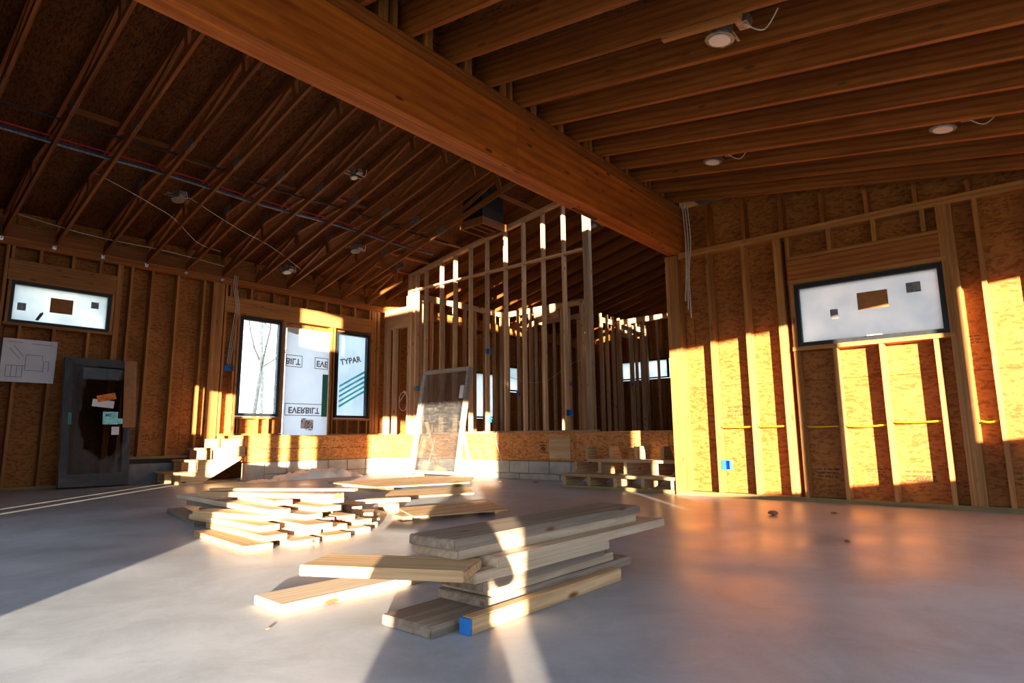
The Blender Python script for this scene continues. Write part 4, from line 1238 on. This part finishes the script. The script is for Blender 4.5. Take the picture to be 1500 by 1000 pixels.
# ------------------------------------------------------------------ electrical boxes
def ebox(label, x, y, z, face, sc=1.0, grp='blue outlet boxes'):
    """open fronted plastic box; face 'x' looks to -X, 'y' looks to -Y"""
    e = tag(empty('electrical_box', (x, y, z)), label, 'outlet box', grp)
    a, h, d, t = 0.045 * sc, 0.05, 0.07, 0.004
    def b(n, lo, hi, mat):
        if face == 'x': box(n, e, (x + lo[1], y + lo[0], z + lo[2]), (x + hi[1], y + hi[0], z + hi[2]), mat)
        else: box(n, e, (x + lo[0], y + lo[1], z + lo[2]), (x + hi[0], y + hi[1], z + hi[2]), mat)
    b('back', (-a, d - t, -h), (a, d, h), M['blue'])
    b('side', (-a, 0, -h), (-a + t, d - t, h), M['blue']); b('side', (a - t, 0, -h), (a, d - t, h), M['blue'])
    b('top', (-a + t, 0, h - t), (a - t, d - t, h), M['blue']); b('bottom', (-a + t, 0, -h), (a - t, d - t, -h + t), M['blue'])
    b('nail_flange', (a, 0.02, -h * 0.6), (a + 0.006, 0.05, h * 0.6), M['blue'])
    P0 = Vector((x, y, z)) + (Vector((d - 0.01, 0, 0.02)) if face == 'x' else Vector((0, d - 0.01, 0.02)))
    P1 = Vector((x, y, z)) + (Vector((-0.01, 0.01, -0.02)) if face == 'x' else Vector((0.01, -0.01, -0.02)))
    tube('wire_tail', [P0, (P0 + P1) / 2 + Vector((0, 0, 0.02)), P1], 0.002, M['black_cable'], e, 5)
    return e
ebox('blue outlet box low on the sunlit stud of the right wall', XR - 0.01, 2.575, 0.34, 'x')
ebox('wide blue switch box beside the clear tall window', 4.93, YL - 0.02, 1.92, 'y', 2.0)
ebox('blue box high on a partition stud', XP - 0.012, 7.665, 2.26, 'x')
ebox('blue box low on the partition stud below the high one', XP - 0.012, 7.665, 0.98, 'x')
ebox('bright blue box low on the second stud from the partition end', XP - 0.012, 5.835, 1.05, 'x')
ebox('dark blue box on a rear stud just left of the end post', 11.90, 8.33, 1.9, 'x')
ebox('dark blue box on a rear stud behind the partition', 11.90, 9.93, 1.74, 'x')
ebox('blue box on a deep stud right of the end post', 14.93, 8.37, 2.07, 'x')
ebox('blue box on the doorway studs near the corner', XP - 0.012, 9.70, 1.68, 'x')

# ------------------------------------------------------------------ cables and pipes
def cable(label, pts, r, mat, name='cable', cat='cable', grp=None, n=6):
    o = tube(name, pts, r, mat, None, 6, True, n)
    return tag(o, label, cat, grp)
for k, dy in enumerate((0.0, 0.03, 0.06)):
    cable('white cable dropping beside the right post, %s of three' % ('leftmost', 'middle', 'rightmost')[k],
          [(XR + 0.02, 2.93 - dy, 3.40), (XR - 0.012, 2.90 - dy, 3.25), (XR - 0.03, 2.88 - dy, 2.9), (XR - 0.02, 2.9 - dy * 0.6, 2.5), (XR - 0.012, 2.93 - dy, 2.2 - 0.1 * k)], 0.006, M['white_cable'], grp='white cables by the right post')
def segs(label, a, b, z, sag):
    cable(label, [(XR + 0.05, a, z), (XR + 0.045, (a * 2 + b) / 3, z - sag), (XR + 0.045, (a + 2 * b) / 3, z - sag * 0.8), (XR + 0.045, b, z)], 0.008, M['yellow'], grp='yellow cable runs in the right wall')
segs('yellow cable in the bay right of the blue outlet box', 2.61, 2.29, 0.745, 0.004)
segs('yellow cable in the bay left of the double stud', 2.21, 1.95, 0.745, 0.002)
segs('yellow cable in the shaded bay under the window left end', 1.74, 1.45, 0.735, 0.004)
segs('yellow cable in the left sunlit bay under the window', 1.38, 1.05, 0.74, 0.012)
segs('yellow cable in the right sunlit bay under the window', 0.98, 0.62, 0.765, 0.006)
segs('yellow cable curving in the bay right of the window studs', 0.34, 0.22, 0.76, 0.012)
x0, x1 = HX + 0.05, 8.2
def pipe_run(label, y, off, r, mat, wob=0.012):
    pts = []
    x = x0; i = 0
    while x < x1:
        pts.append((x, y + wob * math.sin(i * 1.9), zl(y) + off + wob * math.cos(i * 1.3))); x += 0.62; i += 1
    cable(label, pts, r, mat, 'water_pipe', 'pipe', 'pipes running through the trusses')
pipe_run('red plastic water pipe threaded through the trusses', 8.54, 0.135, 0.010, M['red_pipe'])
pipe_run('blue plastic water pipe running just under the red one', 8.565, 0.10, 0.010, M['blue_pipe'])
pipe_run('dark grey pipe beside the blue water pipe', 8.60, 0.095, 0.016, M['steel'])
pipe_run('black pipe running parallel above the red and blue pipes', 8.15, 0.11, 0.015, M['black_cable'], 0.02)
cable('white cable drooping between the left trusses', [(2.2, 9.0, zl(9.0) + 0.12), (2.6, 8.9, zl(9.0) - 0.05), (3.05, 9.2, zl(9.2) - 0.02), (3.4, 9.5, zl(9.5) + 0.05), (3.9, 9.9, zl(9.9) + 0.0), (4.4, 10.2, zl(10.2) + 0.1)], 0.004, M['white_cable'], grp='white cables in the left ceiling')
cable('white cable crossing the trusses above the switch box', [(3.4, 8.95, zl(9.0) + 0.1), (4.2, 9.2, zl(9.2) - 0.02), (5.0, 9.6, zl(9.6) + 0.04), (5.9, 10.2, zl(10.2) + 0.1)], 0.004, M['white_cable'], grp='white cables in the left ceiling')
cable('white cable running along the left eave', [(1.7, 10.35, zl(10.35) + 0.08), (2.6, 10.4, zl(10.4) + 0.02), (3.6, 10.45, zl(10.45) + 0.05), (4.6, 10.5, zl(10.5) + 0.02)], 0.005, M['white_cable'], grp='white cables in the left ceiling')
for k in range(3):
    xk = 4.94 + 0.03 * k
    cable('white cable loop above the window header, %s' % ('left', 'centre', 'right')[k], [(xk, YL - 0.01, 3.62), (xk - 0.02, YL - 0.03, 3.4), (xk + 0.01, YL - 0.04, 3.2), (xk + 0.05, YL - 0.02, 3.05), (xk + 0.04, YL + 0.015, 2.8), (xk - 0.01, YL + 0.02, 2.3), (xk - 0.03, YL + 0.02, 1.99)], 0.006, M['white_cable'], grp='white cables feeding the switch box')
cable('coil of pale cable hanging at the partition doorway', [(XP - 0.03, 9.98, 1.62)] + [(XP - 0.05 - 0.01 * (k % 3), 10.02 + 0.14 * math.cos(k * 0.7) , 1.42 + 0.19 * math.sin(k * 0.7) ) for k in range(22)] + [(XP - 0.04, 9.9, 1.0)], 0.006, M['white_cable'])
cable('pale cable hanging over the platform rim', [(XP - 0.03, 7.2, 0.76), (XF - 0.04, 6.72, 0.74), (XF - 0.06, 6.70, 0.55), (XF - 0.08, 6.62, 0.40), (XF - 0.2, 6.45, 0.24)], 0.006, M['white_cable'])
cable('cable swagged between the rear studs', [(11.918, 10.2, 2.2), (11.90, 9.5, 2.0), (11.90, 8.9, 2.05), (11.90, 8.3, 2.35), (11.918, 7.95, 2.45)], 0.005, M['white_cable'])
cable('white cable looping under the upper right rafters', [(1.5, 1.25, zr(1.25) - 0.005), (1.9, 1.3, zr(1.3) - 0.05), (2.3, 1.2, zr(1.2) - 0.03), (2.42, 1.15, zr(1.15) + 0.02)], 0.004, M['white_cable'])

# ------------------------------------------------------------------ recessed lights
def can(label, x, y, z, nrm_, r=0.075, lens=True):
    c = tag(empty('recessed_light', (x, y, z)), label, 'light fixture', 'recessed ceiling lights')
    n_ = Vector(nrm_).normalized(); p = Vector((x, y, z))
    tube('housing', [p, p + n_ * 0.12], r * 0.92, M['steel'], c, 18, False, n=0)
    tube('trim_ring', [p - n_ * 0.008, p + n_ * 0.004], r * 1.18, M['steel'], c, 20, False, n=0)
    if lens: tube('lens', [p - n_ * 0.016, p - n_ * 0.008], r * 0.85, M['lens'], c, 18, False, n=0)
    sx = 0.17
    for dy in (-0.05, 0.05):
        board('bar_hanger', c, p + Vector((-sx, dy, 0)) + n_ * 0.05, p + Vector((sx, dy, 0)) + n_ * 0.05, 0.018, 0.006, M['steel'], n_)
    q = p + Vector((0.0, -0.14, 0)) + n_ * 0.05
    board('junction_box', c, q + Vector((-0.045, 0, 0)), q + Vector((0.045, 0, 0)), 0.07, 0.06, M['steel'], n_)
    tube('whip', [q + Vector((-0.02, 0, -0.03)), q + Vector((0.03, -0.1, -0.09)), q + Vector((-0.02, -0.2, -0.03))], 0.004, M['white_cable'], c, 5)
    return c
def rpt(x, y): return (x, y, zr(y) + 0.01)
can('recessed light near the top of the picture on a short wooden block', 3.40, 1.20, zr(1.20) - 0.03, (0, -SLOPE_R, 1))
can('recessed light between right rafters close to the beam end', 5.44, 2.07, zr(2.07) + 0.03, (0, -SLOPE_R, 1))
can('recessed light at the far right of the ceiling', 5.42, 0.28, zr(0.28) + 0.03, (0, -SLOPE_R, 1))
can('recessed light between the left trusses near the frosted window', 3.22, 8.95, zl(8.95) + 0.03, (0, SLOPE_L, 1), lens=False)
can('recessed light over the tall windows by the eave', 5.65, 10.25, zl(10.25) + 0.02, (0, SLOPE_L, 1))
can('recessed light between the middle trusses', 6.30, 9.05, zl(9.05) + 0.03, (0, SLOPE_L, 1), lens=False)
can('small recessed light on the truss edge below the beam', 4.98, 7.25, zl(7.25) + 0.03, (0, SLOPE_L, 1), 0.05)
can('recessed light in the back room ceiling right of the end post', 9.75, 6.15, zl(6.15) + 0.02, (0, SLOPE_L, 1))
bl = board('light_mounting_block', None, (3.252, 1.02, zr(1.02) - 0.021), (3.252, 1.50, zr(1.50) - 0.021), 0.04, 0.038, M['stud'])
tag(bl, 'pale wooden mounting block beside the uppermost recessed light', 'block')

# ------------------------------------------------------------------ black flue box in the left ceiling
fb = tag(empty('flue_box', (7.55, 7.05, 4.35)), 'black sheet metal flue box with wooden curb hung between the trusses', 'flue')
fx0, fx1, fy0, fy1 = 7.29, 7.83, 6.82, 7.28
for (a, b) in (((fx0, fy0), (fx1, fy0 + 0.012)), ((fx0, fy1 - 0.012), (fx1, fy1)), ((fx0, fy0 + 0.013), (fx0 + 0.012, fy1 - 0.013)), ((fx1 - 0.012, fy0 + 0.013), (fx1, fy1 - 0.013))):
    box('metal_side', fb, (a[0], a[1], 4.36), (b[0], b[1], 4.98), M['blackmetal'])
for (a, b) in (((fx0 - 0.04, fy0 - 0.04), (fx1 + 0.04, fy0 - 0.002)), ((fx0 - 0.04, fy1 + 0.002), (fx1 + 0.04, fy1 + 0.04)), ((fx0 - 0.04, fy0), (fx0 - 0.002, fy1)), ((fx1 + 0.002, fy0), (fx1 + 0.04, fy1))):
    box('curb_board', fb, (a[0], a[1], 4.27), (b[0], b[1], 4.40), M['truss'])
box('curb_board', fb, (fx0 + 0.02, fy0 + 0.14, 4.30), (fx1 - 0.02, fy0 + 0.178, 4.38), M['truss'])
box('curb_board', fb, (fx0 + 0.02, fy0 + 0.30, 4.30), (fx1 - 0.02, fy0 + 0.338, 4.38), M['truss'])

# ------------------------------------------------------------------ crumbs on the floor
dd = [(5.35, 1.72, 'reddish scrap on the floor in front of the right wall', 0.05), (1.17, 2.13, 'tiny chip on the floor beside the long floor plank', 0.009),
      (5.75, 1.35, 'small brown chip on the floor near the wall plate', 0.02), (6.9, 6.1, 'dark crumb before the block footing', 0.03), (7.1, 5.6, 'second dark crumb before the block footing', 0.03), (4.3, 0.95, 'pebble on the open floor at the right', 0.02)]
for x, y, lab, s in dd:
    bm = bmesh.new(); bmesh.ops.create_icosphere(bm, subdivisions=1, radius=s)
    for v in bm.verts: v.co = Vector((v.co.x * 1.5, v.co.y * 0.9, max(-s * 0.4, v.co.z * 0.4))) * (1 + 0.3 * noise.noise(v.co * 60))
    me = bpy.data.meshes.new('debris'); bm.to_mesh(me); bm.free(); me.materials.append(M['debris'])
    zmin = min(v.co.z for v in me.vertices)
    o = place('debris_chip', me, Matrix.Translation((x, y, -zmin + 0.0005)) @ Matrix.Rotation(x * 3, 4, 'Z'))
    tag(o, lab, 'debris')

# ------------------------------------------------------------------ bare trees outside the clear window
def tree(label, x, y, h, seed, lean=(0, 0)):
    rnd = random.Random(seed)
    t = tag(empty('bare_tree', (x, y, -0.25)), label, 'tree', 'bare trees outside the windows')
    vs_, fs = [], []
    def limb(p, d, l, r, depth):
        nonlocal vs_, fs
        pts = [Vector(p)]; dd_ = Vector(d)
        n = 5
        for i in range(n):
            dd_ = (dd_ + Vector((rnd.uniform(-.14, .14), rnd.uniform(-.14, .14), rnd.uniform(-.02, .12)))).normalized()
            pts.append(pts[-1] + dd_ * l / n)
        rr = [r * (1 - 0.75 * i / n) for i in range(n + 1)]
        v, f = tube_geo(pts, rr, 6 if depth < 2 else 4)
        b = len(vs_); vs_ += v; fs += [[b + q for q in ff] for ff in f]
        if depth < 3:
            for k in range(6 if depth == 0 else 3):
                i = rnd.randint(2 if depth == 0 else 1, n)
                a = rnd.uniform(0, 2 * math.pi)
                nd = (dd_ * 0.5 + Vector((math.cos(a), math.sin(a), rnd.uniform(0.1, 0.8)))).normalized()
                limb(pts[i], nd, l * rnd.uniform(0.35, 0.55), rr[i] * 0.55, depth + 1)
    limb((x, y, -0.25), (lean[0], lean[1], 1), h, h * 0.010, 0)
    mesh_obj('trunk', vs_, fs, M['bark'], t, smooth=True)
tree('slender bare tree just outside the clear tall window', 7.05, 14.1, 6.5, 5, (0.03, 0))
tree('second bare tree farther behind the clear tall window', 9.6, 18.5, 8.0, 11)
tree('bare tree leaning beyond the tall windows', 6.3, 24.5, 7.0, 23, (-0.15, 0))

# ------------------------------------------------------------------ the photographer kneeling behind the camera
def person():
    base = Vector((-0.31, -0.22, 0.0))
    rot = Matrix.Rotation(R(45), 4, 'Z')
    t = empty('person', base, R(45))
    tag(t, 'person in a dark jacket kneeling low behind the camera, casting the long floor shadow', 'person')
    J, E_, Rr = [], [], []
    def add(p, r, parent=None):
        J.append(Vector(p)); Rr.append(r)
        if parent is not None: E_.append((parent, len(J) - 1))
        return len(J) - 1
    pel = add((-0.30, 0, 0.23), 0.15)
    sp = add((-0.20, 0, 0.36), 0.135, pel)
    ch = add((-0.07, 0, 0.48), 0.14, sp)
    nk = add((0.03, 0, 0.575), 0.055, ch)
    hd = add((0.09, 0, 0.635), 0.085, nk)
    tp = add((0.125, 0, 0.685), 0.075, hd)
    for s in (-1, 1):
        hip = add((-0.26, 0.11 * s, 0.20), 0.095, pel)
        kn = add((0.10, 0.17 * s, 0.075), 0.065, hip)
        mid = add((-0.10, 0.16 * s, 0.065), 0.06, kn)
        an = add((-0.33, 0.13 * s, 0.05), 0.042, mid)
        add((-0.42, 0.13 * s, 0.035), 0.032, an)
        sh = add((-0.04, 0.15 * s, 0.50), 0.065, ch)
        el = add((0.03, 0.235 * s, 0.33), 0.047, sh)
        wr = add((0.17, 0.12 * s, 0.50), 0.030, el)
        pm = add((0.20, 0.09 * s, 0.545), 0.030, wr)
        for k in range(4):
            a = add((0.215 - 0.004 * k, (0.075 - 0.004 * k) * s, 0.585 - 0.016 * k), 0.0095, pm)
            b = add((0.225, (0.048 - 0.003 * k) * s, 0.595 - 0.016 * k), 0.0085, a)
            add((0.218, (0.028 + 0.003 * k) * s, 0.592 - 0.016 * k), 0.007, b)
        a = add((0.185, 0.075 * s, 0.56), 0.0105, pm)
        add((0.192, 0.048 * s, 0.575), 0.009, a)
    me = bpy.data.meshes.new('body'); me.from_pydata(J, E_, [])
    o = bpy.data.objects.new('body', me); col.objects.link(o)
    o.modifiers.new('skin', 'SKIN').use_smooth_shade = True
    for v, r in zip(me.skin_vertices[0].data, Rr): v.radius = (r, r)
    me.skin_vertices[0].data[0].use_root = True
    o.modifiers.new('sub', 'SUBSURF').levels = 2
    dg = bpy.context.evaluated_depsgraph_get()
    m2 = bpy.data.meshes.new_from_object(o.evaluated_get(dg))
    bpy.data.objects.remove(o)
    m2.materials.clear(); m2.materials.append(M['cloth_dark']); m2.materials.append(M['skin'])
    for p in m2.polygons:
        c = p.center; p.use_smooth = True
        if (c.z > 0.585 and c.x > 0.02 and abs(c.y) < 0.12) or (c.x > 0.165 and c.z > 0.48): p.material_index = 1
    W = Matrix.Translation(base) @ rot
    place('body', m2, W, t)
    def ball(n, c, sc, mat):
        bm = bmesh.new(); bmesh.ops.create_icosphere(bm, subdivisions=3, radius=1)
        for v in bm.verts: v.co = Vector((v.co.x * sc[0], v.co.y * sc[1], v.co.z * sc[2])) + Vector(c)
        m_ = bpy.data.meshes.new(n); bm.to_mesh(m_); bm.free(); m_.materials.append(mat)
        for p in m_.polygons: p.use_smooth = True
        return place(n, m_, W, t)
    ball('hair', (0.075, 0, 0.685), (0.085, 0.083, 0.07), M['hair'])
    for s in (-1, 1):
        ball('eye', (0.185, 0.032 * s, 0.655), (0.011, 0.014, 0.011), M['paper'])
        ball('ear', (0.10, 0.083 * s, 0.645), (0.022, 0.01, 0.03), M['skin'])
    ball('nose', (0.195, 0, 0.632), (0.018, 0.013, 0.022), M['skin'])
    ball('mouth', (0.178, 0, 0.598), (0.012, 0.024, 0.006), M['debris'])
person()

# ------------------------------------------------------------------ what sits on a part belongs to that part
def adopt(root, host_name, names):
    kids = list(root.children)
    host = next(c for c in kids if c.name.split('.')[0] == host_name)
    for c in kids:
        if c.name.split('.')[0] in names and c is not host:
            m = WM[c.name]
            c.parent = host
            c.matrix_basis = WM[host.name].inverted() @ m
adopt(dr, 'sheet', ('lettering', 'print_border', 'edge_tape', 'logo_square', 'logo_lettering', 'logo_corner', 'torn_wrap_flap'))
adopt(hw, 'sheet', ('lettering', 'green_band'))
adopt(du, 'pane', ('leaflet', 'label', 'lettering'))
adopt(du, 'stretch_film', ('film_fold', 'loose_film'))
adopt(wu, 'pane', ('label',))
for o_ in list(bpy.data.objects):
    if o_.name.startswith('blueprint_sheet'): adopt(o_, 'paper', ('plan_line',))
    if o_.name.startswith('recessed_light'): adopt(o_, 'housing', ('bar_hanger', 'junction_box', 'whip'))
    if o_.name.startswith('anchor_bolt'): adopt(o_, 'shank', ('nut',))
